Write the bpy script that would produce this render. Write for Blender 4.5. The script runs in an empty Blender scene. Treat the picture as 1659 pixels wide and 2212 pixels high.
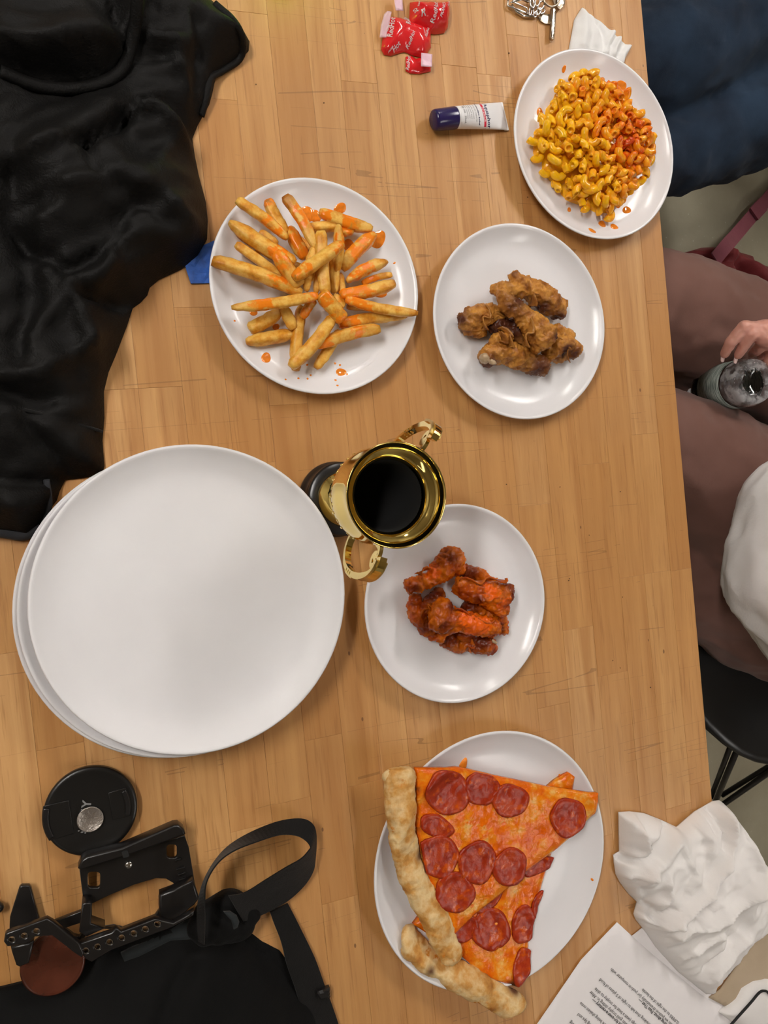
import bpy, bmesh, math, random
import numpy as np
from mathutils import Vector, Matrix, noise
from mathutils.geometry import delaunay_2d_cdt

# ------------------------------------------------------------------ camera
TZ = 0.75                      # table top height
H = 0.82                       # camera above the table top
F = 1696.4                     # focal length in pixels of the 1659x2212 frame
CU = Vector((0.93740, 0.0, -0.34825)); CV = Vector((-0.00196, 0.99998, -0.00526)); CN = Vector((0.34825, 0.00562, 0.93739))
scene = bpy.context.scene
C = scene.collection
cam = bpy.data.cameras.new('camera'); camo = bpy.data.objects.new('camera', cam); C.objects.link(camo)
cam.sensor_fit = 'HORIZONTAL'; cam.sensor_width = 36; cam.lens = 36 * F / 1659
cam.clip_start = 0.01
Rm = Matrix((CU, CV, CN)).to_4x4()
camo.matrix_world = Matrix.Translation((0, 0, TZ + H)) @ Rm
scene.camera = camo
# ------------------------------------------------------------------ world, exposure
w = bpy.data.worlds.new('world'); scene.world = w; w.use_nodes = True
w.node_tree.nodes['Background'].inputs[0].default_value = (1.0, 0.93, 0.85, 1)
w.node_tree.nodes['Background'].inputs[1].default_value = 0.25
scene.view_settings.view_transform = 'Standard'; scene.view_settings.look = 'None'
scene.view_settings.gamma = 1; scene.view_settings.use_curve_mapping = False
scene.view_settings.exposure = 0.82
# ceiling panels: x, y, length, width, turn, strength, colour
LIGHTS = [(-1.15, 0.85, 1.2, 0.22, 90, 31.0), (1.9, 1.9, 1.2, 0.22, 90, 28.0), (0.4, 3.0, 1.2, 0.22, 90, 20.0),
          (-1.15, -2.2, 1.2, 0.22, 90, 1.5), (1.9, -1.5, 1.2, 0.22, 90, 11.0)]
LCOL = (1.0, 0.955, 0.905)

def W(px, py, h=0.0):
    d = CU * 0
    c = Vector(((px - 829.5) / F, -(py - 1106) / F, -1))
    d = Vector((c.dot(CU), c.dot(CV), c.dot(CN)))
    t = -(H - h) / d.z
    return Vector((d.x * t, d.y * t, TZ + h))
def scl(px, py, h=0.0):
    return (W(px, py - 5, h) - W(px, py + 5, h)).length / 10
def crop(s, ox, oy): return lambda x, y: (ox + x / s, oy + y / s)

# ------------------------------------------------------------------ materials
MATS = {}
def srgb(r, g, b):
    f = lambda c: (c / 255 / 12.92) if c / 255 <= .04045 else ((c / 255 + .055) / 1.055) ** 2.4
    return (f(r), f(g), f(b), 1)
class NT:
    def __init__(s, name):
        s.m = bpy.data.materials.new(name); s.m.use_nodes = True; s.t = s.m.node_tree
        s.b = s.t.nodes['Principled BSDF']; MATS[name] = s.m
    def n(s, typ, **k):
        nd = s.t.nodes.new(typ)
        for a, v in k.items(): setattr(nd, a, v)
        return nd
    def l(s, a, b): s.t.links.new(a, b)
    def coords(s, kind='Object', scale=(1, 1, 1), rand=False):
        tc = s.n('ShaderNodeTexCoord'); mp = s.n('ShaderNodeMapping'); mp.inputs['Scale'].default_value = scale
        s.l(tc.outputs[kind], mp.inputs[0])
        if rand:
            oi = s.n('ShaderNodeObjectInfo'); mu = s.n('ShaderNodeVectorMath', operation='SCALE'); mu.inputs[0].default_value = (7, 13, 5)
            s.l(oi.outputs['Random'], mu.inputs['Scale']); s.l(mu.outputs[0], mp.inputs['Location'])
        return mp.outputs[0]
    def noise(s, vec, scale, detail=3, rough=.55, dist=0):
        n = s.n('ShaderNodeTexNoise'); n.inputs['Scale'].default_value = scale; n.inputs['Detail'].default_value = detail
        n.inputs['Roughness'].default_value = rough; n.inputs['Distortion'].default_value = dist
        s.l(vec, n.inputs['Vector']); return n.outputs[0]
    def ramp(s, fac, stops):
        r = s.n('ShaderNodeValToRGB'); e = r.color_ramp.elements
        while len(e) < len(stops): e.new(.5)
        for i, (p, c) in enumerate(stops):
            e[i].position = p; e[i].color = c if len(c) == 4 else (*c, 1)
        s.l(fac, r.inputs[0]); return r.outputs[0]
    def mix(s, fac, a, b, mode='MIX'):
        m = s.n('ShaderNodeMix', data_type='RGBA', blend_type=mode)
        for i, v in ((0, fac), (6, a), (7, b)):
            if hasattr(v, 'links') or hasattr(v, 'is_linked'): s.l(v, m.inputs[i])
            else: m.inputs[i].default_value = v
        return m.outputs[2]
    def math(s, op, a, b=0.0, clamp=False):
        m = s.n('ShaderNodeMath', operation=op, use_clamp=clamp)
        for i, v in ((0, a), (1, b)):
            if hasattr(v, 'is_linked'): s.l(v, m.inputs[i])
            else: m.inputs[i].default_value = v
        return m.outputs[0]
    def bump(s, h, strength=.3, dist=.001):
        b = s.n('ShaderNodeBump'); b.inputs['Strength'].default_value = strength; b.inputs['Distance'].default_value = dist
        s.l(h, b.inputs['Height']); s.l(b.outputs[0], s.b.inputs['Normal'])
    def attr(s, name, typ='GEOMETRY'):
        a = s.n('ShaderNodeAttribute', attribute_name=name, attribute_type=typ); return a
    def set(s, **k):
        for a, v in k.items():
            i = s.b.inputs[a.replace('_', ' ')]
            if hasattr(v, 'is_linked'): s.l(v, i)
            else: i.default_value = v
def simple(name, col, rough=.5, metal=0, var=.08, nscale=60, bump=0, bscale=200, bdist=.0005, **k):
    n = NT(name); v = n.coords()
    f = n.noise(v, nscale)
    a = tuple(c * (1 - var) for c in col[:3]) + (1,); b = tuple(min(1, c * (1 + var)) for c in col[:3]) + (1,)
    n.set(Base_Color=n.ramp(f, [(.3, a), (.7, b)]), Roughness=rough, Metallic=metal)
    for kk, vv in k.items(): n.set(**{kk: vv})
    if bump: n.bump(n.noise(v, bscale, 4), bump, bdist)
    return n.m

def wood():
    n = NT('beech_wood'); v = n.coords('Object', (1, .045, 1), True)
    oi = n.n('ShaderNodeObjectInfo'); rnd = oi.outputs['Random']
    g1 = n.noise(v, 55, 5, .6, .6); g2 = n.noise(v, 260, 3, .6)
    base = n.ramp(rnd, [(0, (.52, .245, .072)), (.22, (.66, .36, .128)), (.45, (.58, .29, .092)), (.62, (.70, .40, .160)), (.8, (.56, .275, .085)), (1, (.64, .335, .118))])
    dark = n.mix(n.math('MULTIPLY', n.ramp(g1, [(.35, (0, 0, 0)), (.66, (1, 1, 1))]), .72), base, (.42, .175, .042, 1))
    c = n.mix(n.math('MULTIPLY', n.ramp(g2, [(.56, (0, 0, 0)), (.68, (1, 1, 1))]), .5), dark, (.34, .14, .035, 1))
    # blotches and stains of the worn top
    v2 = n.coords('Object', (1, 1, 1)); st = n.noise(v2, 5, 4, .6)
    c = n.mix(n.math('MULTIPLY', n.ramp(st, [(.45, (0, 0, 0)), (.7, (1, 1, 1))]), .30), c, (.40, .20, .075, 1))
    # knife scratches, two families of long thin lines
    for rot, sc, th in ((-14, 34, .012), (-33, 20, .010), (-6, 26, .008)):
        tc = n.n('ShaderNodeTexCoord'); mp = n.n('ShaderNodeMapping'); mp.inputs['Rotation'].default_value = (0, 0, math.radians(rot)); mp.inputs['Scale'].default_value = (.035, 1, 1)
        n.l(tc.outputs['Object'], mp.inputs[0])
        nn = n.noise(mp.outputs[0], sc, 1, .4)
        d = n.math('ABSOLUTE', n.math('SUBTRACT', nn, .5))
        line = n.math('LESS_THAN', d, th * .22)
        mask = n.math('GREATER_THAN', n.noise(v2, 6 + sc * .2, 3), .55)
        c = n.mix(n.math('MULTIPLY', n.math('MULTIPLY', line, mask), .38), c, (.17, .075, .025, 1))
    vo = n.n('ShaderNodeTexVoronoi'); vo.inputs['Scale'].default_value = 26; n.l(n.coords('Object', (1, .5, 1)), vo.inputs['Vector'])
    spot = n.math('LESS_THAN', vo.outputs['Distance'], .035)
    c = n.mix(n.math('MULTIPLY', spot, .7), c, (.12, .045, .015, 1))
    n.set(Base_Color=c, Roughness=n.ramp(g1, [(.3, (.42,) * 3), (.7, (.55,) * 3)]))
    n.bump(g2, .25, .0003)
wood()
simple('glue_line', (.34, .16, .05), .7)
simple('crumb_brown', (.10, .045, .018), .7)
def ceramic(name='white_ceramic', ro=.20, sp=.38):
    n = NT(name); v = n.coords()
    n.set(Base_Color=n.ramp(n.noise(v, 12), [(.3, (.78, .77, .785)), (.7, (.82, .81, .825))]), Roughness=ro, Specular_IOR_Level=sp)
    n.bump(n.noise(v, 18, 2), .05, .001)
ceramic(); ceramic('satin_ceramic', .42, .3)
simple('unglazed_foot', (.62, .58, .52), .8)
def food(name, base_stops, nscale, sauce=(.78, .16, .015, 1), brown=(.16, .045, .01, 1), rough=.45, sss=.1, bump=.5, bscale=420, bd=.0008, nd=4):
    n = NT(name); v = n.coords('Object', (1, 1, 1), True)
    c = n.ramp(n.noise(v, nscale, nd, .6), base_stops)
    a = n.attr('tint'); sp = n.n('ShaderNodeSeparateColor'); n.l(a.outputs['Color'], sp.inputs[0])
    c = n.mix(sp.outputs[1], c, brown)
    nf = n.noise(v, 110, 3)
    sm = n.math('ADD', sp.outputs[0], n.math('MULTIPLY', n.math('SUBTRACT', nf, .5), 1.5))
    sm = n.ramp(sm, [(.42, (0, 0, 0)), (.6, (1, 1, 1))])
    c = n.mix(sm, c, sauce)
    r = n.mix(sm, (rough,) * 3 + (1,), (.16,) * 3 + (1,))
    n.set(Base_Color=c, Roughness=r, Specular_IOR_Level=.3, Subsurface_Weight=sss, Subsurface_Radius=(.004, .002, .001))
    n.bump(n.noise(v, bscale, 4), bump, bd)
food('fried_potato', [(.25, (.45, .15, .010)), (.42, (.72, .31, .025)), (.6, (.86, .52, .11)), (.8, (.76, .36, .04))], 85, sauce=(.86, .23, .010, 1), brown=(.33, .09, .012, 1), rough=.38, sss=.05)
food('plain_wing_skin', [(.25, (.16, .045, .008)), (.42, (.40, .145, .022)), (.6, (.66, .30, .055)), (.8, (.44, .16, .030))], 60, rough=.26, sss=.03, bump=.9, bscale=230, bd=.0014, brown=(.10, .028, .012, 1))
food('hot_wing_skin', [(.25, (.22, .022, .002)), (.42, (.50, .075, .002)), (.6, (.72, .17, .003)), (.8, (.42, .048, .002))], 55, rough=.2, sss=.03, bump=.8, bscale=220, bd=.0012, brown=(.15, .018, .002, 1), sauce=(.80, .12, .002, 1))
food('pizza_cheese', [(.25, (.60, .07, .002)), (.44, (.80, .15, .003)), (.56, (.84, .26, .010)), (.68, (.86, .48, .13)), (.8, (.78, .13, .003))], 45, rough=.2, sss=.03, bump=.8, bscale=150, bd=.0014, sauce=(.82, .15, .002, 1), brown=(.11, .035, .012, 1), nd=5)
MATS['pizza_cheese'].node_tree.nodes['Principled BSDF'].inputs['Specular IOR Level'].default_value = .28
food('pizza_crust', [(.25, (.40, .14, .02)), (.42, (.66, .33, .08)), (.58, (.82, .60, .30)), (.76, (.72, .40, .12))], 42, rough=.6, bump=.7, bscale=160, bd=.0012, brown=(.13, .05, .02, 1), sauce=(.66, .24, .03, 1))
food('pepperoni', [(.3, (.26, .017, .003)), (.5, (.38, .030, .005)), (.7, (.50, .060, .008))], 60, rough=.3, sss=0, bump=.6, bscale=260, bd=.0008, sauce=(.58, .085, .008, 1), brown=(.22, .012, .004, 1))
simple('pale_bone', (.46, .33, .20), .35, nscale=90, var=.2)
def macmat():
    n = NT('cheese_macaroni'); a = n.attr('sauce', 'OBJECT').outputs['Fac']
    tc = n.n('ShaderNodeTexCoord'); g = n.n('ShaderNodeNewGeometry')
    nf = n.noise(g.outputs['Position'], 90, 3)
    s = n.math('ADD', a, n.math('MULTIPLY', n.math('SUBTRACT', nf, .5), 1.5))
    c = n.ramp(s, [(.05, (.94, .49, .006)), (.35, (.92, .38, .012)), (.55, (.88, .26, .006)), (.8, (.80, .12, .003)), (1, (.66, .06, .002))])
    n2 = n.noise(g.outputs['Position'], 260, 2)
    c = n.mix(n.math('MULTIPLY', n.ramp(n2, [(.5, (0, 0, 0)), (.75, (1, 1, 1))]), .35), c, (.94, .52, .10, 1))
    n.set(Base_Color=c, Roughness=.18, Specular_IOR_Level=.35, Subsurface_Weight=.04, Subsurface_Radius=(.004, .002, .001))
    n.bump(n.noise(g.outputs['Position'], 300, 3), .3, .0006)
macmat()
simple('hot_sauce', (.88, .24, .02), .08, nscale=200, var=.15, Subsurface_Weight=.1, Coat_Weight=.5)
def gold():
    n = NT('gold_plate'); v = n.coords()
    n.set(Base_Color=(.86, .66, .22, 1), Metallic=1, Roughness=.07); n.bump(n.noise(v, 30, 2), .04, .001)
gold()
simple('brushed_gold', (.80, .60, .22), .28, 1, bump=.3, bscale=500)
simple('black_plastic', (.012, .011, .011), .28, bump=.05)
simple('black_liner', (.002, .002, .002), .9)
simple('matte_black_plastic', (.007, .0065, .006), .34, Specular_IOR_Level=.5, bump=.25, bscale=900, bdist=.0002)
simple('black_metal', (.009, .0078, .0075), .3, 0, Specular_IOR_Level=.55, bump=.15, bscale=700, bdist=.0002)
simple('dark_print', (.004, .004, .004), .7)
simple('grey_print', (.22, .22, .22), .6)
simple('steel', (.62, .60, .57), .2, 1, bump=.1)
simple('aged_steel', (.42, .35, .27), .3, 1, bump=.2)
simple('nickel_coin', (.52, .47, .43), .36, 1, bump=.9, bscale=380, bdist=.0006)
def fabric(name, c1, c2, rough=.8, wscale=900, bump=.4, sheen=.3, nscale=14, bd=.0005, sp=.14):
    n = NT(name); v = n.coords()
    c = n.ramp(n.noise(v, nscale, 5), [(.3, c1), (.7, c2)])
    n.set(Base_Color=c, Roughness=rough, Sheen_Weight=sheen * .3, Specular_IOR_Level=sp)
    a = n.noise(v, wscale, 2); b = n.noise(v, 90, 4)
    n.bump(n.math('ADD', a, n.math('MULTIPLY', b, 1.5)), bump, bd)
fabric('black_nylon', (.0030, .0027, .0025), (.0070, .0064, .0058), .60, 500, .5, .0, 12, .0012, sp=.17)
fabric('black_fleece', (.006, .006, .006), (.012, .0115, .011), .9, 700, 1, .3)
fabric('grey_piping', (.022, .023, .026), (.032, .033, .037), .7)
fabric('black_webbing', (.006, .0055, .005), (.010, .009, .0085), .6, 1200, .8)
fabric('bag_mesh', (.002, .002, .002), (.004, .0038, .0035), .75, 700, .8, .1)
fabric('grey_padding', (.016, .019, .020), (.024, .028, .029), .7)
fabric('white_cotton', (.82, .79, .77), (.87, .845, .825), .8, 900, .25, .1, 20, .0004)
fabric('white_fleece', (.86, .85, .86), (.90, .89, .90), .9, 300, .5, .3)
fabric('beige_canvas', (.46, .36, .25), (.54, .43, .31), .8)
fabric('paper_napkin', (.80, .79, .78), (.85, .84, .83), .85, 1500, .3, 0)
fabric('blue_denim', (.006, .010, .020), (.022, .042, .075), .85, 900, .6, .2, 9)
fabric('mauve_knit', (.16, .080, .062), (.20, .105, .085), .85, 1100, .35, .4, 7)
fabric('maroon_nylon', (.13, .016, .018), (.19, .028, .03), .55, 500, .5, .2)
fabric('maroon_webbing', (.17, .04, .06), (.22, .06, .08), .7)
fabric('dark_hair', (.02, .01, .006), (.05, .026, .014), .5, 300, 1)
simple('white_paper', (.90, .865, .87), .75, var=.01)
simple('white_plastic', (.82, .81, .82), .3, var=.01)
simple('navy_plastic', (.022, .014, .085), .22, var=.05)
simple('crimson_print', (.70, .02, .06), .4, var=.02)
simple('navy_print', (.02, .02, .09), .5, var=.02)
simple('blue_tape', (.02, .10, .42), .6, var=.25, nscale=120, bump=.6, bscale=160, bdist=.001)
simple('white_print', (.85, .82, .82), .4, var=.02)
simple('skin', (.62, .30, .235), .45, var=.10, nscale=40, bump=.25, bscale=400, bdist=.0004, Subsurface_Weight=.15)
simple('nail', (.80, .58, .54), .12, var=.03)
simple('eye_white', (.8, .8, .78), .2)
simple('leg_paint', (.02, .02, .02), .45)
def film():
    n = NT('red_film'); v = n.coords()
    n.set(Base_Color=n.ramp(n.noise(v, 40), [(.3, (.62, .008, .012)), (.7, (.78, .025, .03))]), Roughness=.16, Coat_Weight=.6)
    n.bump(n.noise(v, 90, 3), .6, .0014)
    n = NT('clear_film'); v = n.coords()
    n.set(Base_Color=(.86, .62, .68, 1), Roughness=.2, Alpha=.55); n.bump(n.noise(v, 110, 3), .8, .0014)
    n = NT('pink_film'); v = n.coords()
    n.set(Base_Color=(.80, .52, .62, 1), Roughness=.3); n.bump(n.noise(v, 90, 3), .6, .0012)
    n = NT('clear_plastic'); v = n.coords()
    n.set(Base_Color=(.96, .97, .97, 1), Roughness=.04, Transmission_Weight=1, IOR=1.28); n.bump(n.noise(v, 60, 2), .5, .002)
    n = NT('bottle_label'); v = n.coords('Object', (1, 1, 1))
    g = n.noise(n.coords('Generated', (1, 1, 22)), 3, 1); n.set(Base_Color=n.ramp(g, [(.45, (.06, .09, .08)), (.52, (.42, .47, .43))]), Roughness=.4)
    n = NT('amber_resin'); v = n.coords()
    n.set(Base_Color=n.ramp(n.noise(v, 26, 4), [(.3, (.055, .013, .006)), (.7, (.105, .027, .014))]), Roughness=.25, Alpha=.94)
film()
def floor_m():
    n = NT('concrete'); v = n.coords()
    c = n.ramp(n.noise(v, 3, 6, .65), [(.25, (.20, .175, .115)), (.5, (.27, .24, .165)), (.75, (.33, .30, .215))])
    sp = n.noise(v, 120, 2); c = n.mix(n.ramp(sp, [(.7, (0, 0, 0)), (.76, (1, 1, 1))]), c, (.45, .42, .34, 1))
    n.set(Base_Color=c, Roughness=.5); n.bump(n.noise(v, 40, 5), .2, .002)
floor_m()
simple('wall_paint', (.52, .48, .42), .8, var=.03, nscale=3)
simple('ceiling_paint', (.50, .47, .43), .9, var=.05, nscale=3)
simple('panel_frame', (.7, .7, .7), .5)
for i, L in enumerate(LIGHTS):
    n = NT('panel_glow.%03d' % i); n.set(Base_Color=(.8, .8, .8, 1), Emission_Color=(*LCOL, 1), Emission_Strength=L[5])

# ------------------------------------------------------------------ helpers
def link(name, me, mat=None, parent=None, kind=None, smooth=False):
    o = bpy.data.objects.new(name, me); C.objects.link(o)
    if mat: me.materials.clear(); me.materials.append(MATS[mat])
    if parent:
        o.parent = parent
    if kind: o['kind'] = kind
    if smooth:
        me.polygons.foreach_set('use_smooth', [True] * len(me.polygons))
    return o
def tag(o, label, cat=None, group=None):
    o['label'] = label
    if cat: o['category'] = cat
    if group: o['group'] = group
    return o
def thing(name, label, cat, loc=(0, 0, 0), rz=0, group=None):
    o = bpy.data.objects.new(name, None); C.objects.link(o); o.location = loc; o.rotation_euler = (0, 0, rz); o.empty_display_size = .02
    bpy.context.view_layer.update()
    return tag(o, label, cat, group)
def adopt(o, parent):
    """parent o, made in world coordinates, keeping its place"""
    o.parent = parent
    o.matrix_parent_inverse = (Matrix.Translation(parent.location) @ parent.rotation_euler.to_matrix().to_4x4()).inverted()
    return o
def mesh(vs, fs, name='m'):
    me = bpy.data.meshes.new(name); me.from_pydata([tuple(v) for v in vs], [], fs); me.update(); return me
def bm_mesh(bm, name='m'):
    me = bpy.data.meshes.new(name); bmesh.ops.recalc_face_normals(bm, faces=bm.faces); bm.to_mesh(me); bm.free(); return me
def box_mesh(x0, x1, y0, y1, z0, z1, bev=0):
    bm = bmesh.new(); bmesh.ops.create_cube(bm, size=1)
    for v in bm.verts: v.co = Vector(((x0 + x1) / 2 + v.co.x * (x1 - x0), (y0 + y1) / 2 + v.co.y * (y1 - y0), (z0 + z1) / 2 + v.co.z * (z1 - z0)))
    if bev: bmesh.ops.bevel(bm, geom=bm.edges[:], offset=bev, segments=2, affect='EDGES', profile=.5)
    return bm_mesh(bm)
def lathe(profile, n=64):
    vs, fs = [], []
    k = len(profile)
    for i in range(n):
        a = 2 * math.pi * i / n
        for r, z in profile: vs.append((r * math.cos(a), r * math.sin(a), z))
    for i in range(n):
        j = (i + 1) % n
        for q in range(k - 1): fs.append((i * k + q, j * k + q, j * k + q + 1, i * k + q + 1))
    me = mesh(vs, fs); bm = bmesh.new(); bm.from_mesh(me); bmesh.ops.remove_doubles(bm, verts=bm.verts, dist=1e-5)
    bpy.data.meshes.remove(me); return bm_mesh(bm)
def sweep(pts, section, ups=None, closed=False, cap=True):
    """section(i) -> list of (side, up) offsets"""
    pts = [Vector(p) for p in pts]; vs, fs = [], []; n = len(pts); k = None
    for i, p in enumerate(pts):
        a = pts[(i - 1) % n] if (closed or i) else p; b = pts[(i + 1) % n] if (closed or i < n - 1) else p
        t = (b - a).normalized(); up = Vector(ups[i]) if ups else Vector((0, 0, 1))
        if abs(t.dot(up)) > .98: up = Vector((1, 0, 0))
        s = t.cross(up).normalized(); u = s.cross(t).normalized()
        sec = section(i); k = len(sec)
        for x, y in sec: vs.append(p + s * x + u * y)
    for i in range(n if closed else n - 1):
        j = (i + 1) % n
        for q in range(k): fs.append((i * k + q, i * k + (q + 1) % k, j * k + (q + 1) % k, j * k + q))
    if cap and not closed: fs.append(tuple(range(k))[::-1]); fs.append(tuple((n - 1) * k + q for q in range(k)))
    me = mesh(vs, fs); bm = bmesh.new(); bm.from_mesh(me); bpy.data.meshes.remove(me); return bm_mesh(bm)
def circ(r, k=10, ry=None): return [(r * math.cos(2 * math.pi * q / k), (ry or r) * math.sin(2 * math.pi * q / k)) for q in range(k)]
def rect(w_, h_): return [(-w_ / 2, -h_ / 2), (w_ / 2, -h_ / 2), (w_ / 2, h_ / 2), (-w_ / 2, h_ / 2)]
def smoothline(pts, n=8, closed=False):
    pts = [Vector(p) for p in pts]; out = []; m = len(pts)
    rng = range(m if closed else m - 1)
    for i in rng:
        p0 = pts[(i - 1) % m] if (closed or i) else pts[0]; p1 = pts[i]; p2 = pts[(i + 1) % m]; p3 = pts[(i + 2) % m] if (closed or i + 2 < m) else pts[-1]
        for q in range(n):
            t = q / n
            out.append(.5 * ((2 * p1) + (p2 - p0) * t + (2 * p0 - 5 * p1 + 4 * p2 - p3) * t * t + (3 * p1 - p0 - 3 * p2 + p3) * t ** 3))
    if not closed: out.append(pts[-1])
    return out
def bake(o):
    dg = bpy.context.evaluated_depsgraph_get(); ev = o.evaluated_get(dg); me = bpy.data.meshes.new_from_object(ev)
    d = o.data; bpy.data.objects.remove(o)
    if isinstance(d, bpy.types.Curve): bpy.data.curves.remove(d)
    return me
def flat_mesh(loops, z0, th, bev=0):
    """extruded flat shape with holes; loops are lists of 2D points"""
    cu = bpy.data.curves.new('c', 'CURVE'); cu.dimensions = '2D'; cu.fill_mode = 'BOTH'; cu.extrude = max(th / 2 - bev, 1e-5); cu.bevel_depth = bev; cu.bevel_resolution = 1; cu.offset = -bev
    for lp in loops:
        sp = cu.splines.new('POLY'); sp.points.add(len(lp) - 1); sp.use_cyclic_u = True
        for i, p in enumerate(lp): sp.points[i].co = (p[0], p[1], 0, 1)
    o = bpy.data.objects.new('c', cu); C.objects.link(o); bpy.context.view_layer.update(); me = bake(o)
    me.transform(Matrix.Translation((0, 0, z0 + th / 2))); return me
def text_mesh(s, size, th=.0001, bold=False, shear=0, spacing=1.0):
    cu = bpy.data.curves.new('t', 'FONT'); cu.body = s; cu.size = size; cu.extrude = th; cu.shear = shear; cu.space_character = spacing; cu.resolution_u = 2
    if bold: cu.offset = size * .018
    o = bpy.data.objects.new('t', cu); C.objects.link(o); bpy.context.view_layer.update(); return bake(o)
def place2d(me, origin, ang, z, mirror=False):
    me.transform(Matrix.Translation((origin[0], origin[1], z)) @ Matrix.Rotation(ang, 4, 'Z')); return me
def tint(me, fn):
    a = me.attributes.new('tint', 'FLOAT_COLOR', 'POINT'); buf = []
    for v in me.vertices:
        s, b = fn(v.co); buf += [max(0, min(1, s)), max(0, min(1, b)), 0, 1]
    a.data.foreach_set('color', buf)
def blob(caps, voxel, smooth=6, disp=(), flat=1.0, base=None):
    """one continuous surface from tapered limbs: caps = [(p0, r0, p1, r1), ...]"""
    bm = bmesh.new()
    for p0, r0, p1, r1 in caps:
        p0 = Vector(p0); p1 = Vector(p1); d = p1 - p0; L = d.length
        if L < 1e-6: d = Vector((0, 0, 1))
        q = Vector((0, 0, 1)).rotation_difference(d.normalized())
        rings = 6; seg = 14; prev = None; allr = []
        prof = [(-math.cos(math.pi / 2 * t / rings) * r0, math.sin(math.pi / 2 * t / rings) * r0) for t in range(0, rings + 1)]
        prof += [(L + math.sin(math.pi / 2 * t / rings) * r1, math.cos(math.pi / 2 * t / rings) * r1) for t in range(0, rings + 1)]
        rows = []
        for z, r in prof:
            if r < 1e-5: rows.append([bm.verts.new(p0 + q @ Vector((0, 0, z)))])
            else: rows.append([bm.verts.new(p0 + q @ Vector((r * math.cos(2 * math.pi * k / seg), r * math.sin(2 * math.pi * k / seg), z))) for k in range(seg)])
        for a, b in zip(rows, rows[1:]):
            for k in range(seg):
                k2 = (k + 1) % seg
                if len(a) == 1: bm.faces.new((a[0], b[k2], b[k]))
                elif len(b) == 1: bm.faces.new((a[k], a[k2], b[0]))
                else: bm.faces.new((a[k], a[k2], b[k2], b[k]))
    me = bpy.data.meshes.new('b'); bm.to_mesh(me); bm.free()
    o = bpy.data.objects.new('b', me); C.objects.link(o)
    m = o.modifiers.new('r', 'REMESH'); m.mode = 'VOXEL'; m.voxel_size = voxel
    s = o.modifiers.new('s', 'SMOOTH'); s.iterations = smooth; s.factor = .6
    bpy.context.view_layer.update(); out = bake(o)
    n = len(out.vertices); co = np.empty(n * 3); out.vertices.foreach_get('co', co); co = co.reshape(-1, 3)
    if flat != 1.0:
        zb = co[:, 2].min() if base is None else base; co[:, 2] = zb + (co[:, 2] - zb) * flat
    nr = np.empty(n * 3); out.vertices.foreach_get('normal', nr); nr = nr.reshape(-1, 3)
    for amp, sc, ridged in disp:
        for i in range(n):
            v = noise.noise(Vector(co[i] * sc))
            if ridged: v = (.35 - abs(v)) * 1.2
            co[i] += nr[i] * amp * v
    if base is not None: co[:, 2] = np.maximum(co[:, 2], base)
    out.vertices.foreach_set('co', co.ravel()); out.update(); return out
def inside(pts, poly):
    x, y = pts[:, 0], pts[:, 1]; r = np.zeros(len(pts), bool); n = len(poly)
    for i in range(n):
        x0, y0 = poly[i]; x1, y1 = poly[(i + 1) % n]
        c = ((y0 > y) != (y1 > y)) & (x < (x1 - x0) * (y - y0) / ((y1 - y0) or 1e-12) + x0); r ^= c
    return r
def seg_dist(pts, a, b):
    a = np.array(a[:2], float); b = np.array(b[:2], float); d = b - a; L = (d @ d) or 1e-12
    t = np.clip(((pts - a) @ d) / L, 0, 1); q = a + t[:, None] * d
    dv = pts - q; side = np.sign(d[0] * dv[:, 1] - d[1] * dv[:, 0]); return np.hypot(dv[:, 0], dv[:, 1]), side, t
def line_dist(pts, line):
    best = np.full(len(pts), 1e9); sd = np.zeros(len(pts))
    for a, b in zip(line, line[1:]):
        d, s, _ = seg_dist(pts, a, b); m = d < best; best[m] = d[m]; sd[m] = s[m]
    return best, sd
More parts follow.
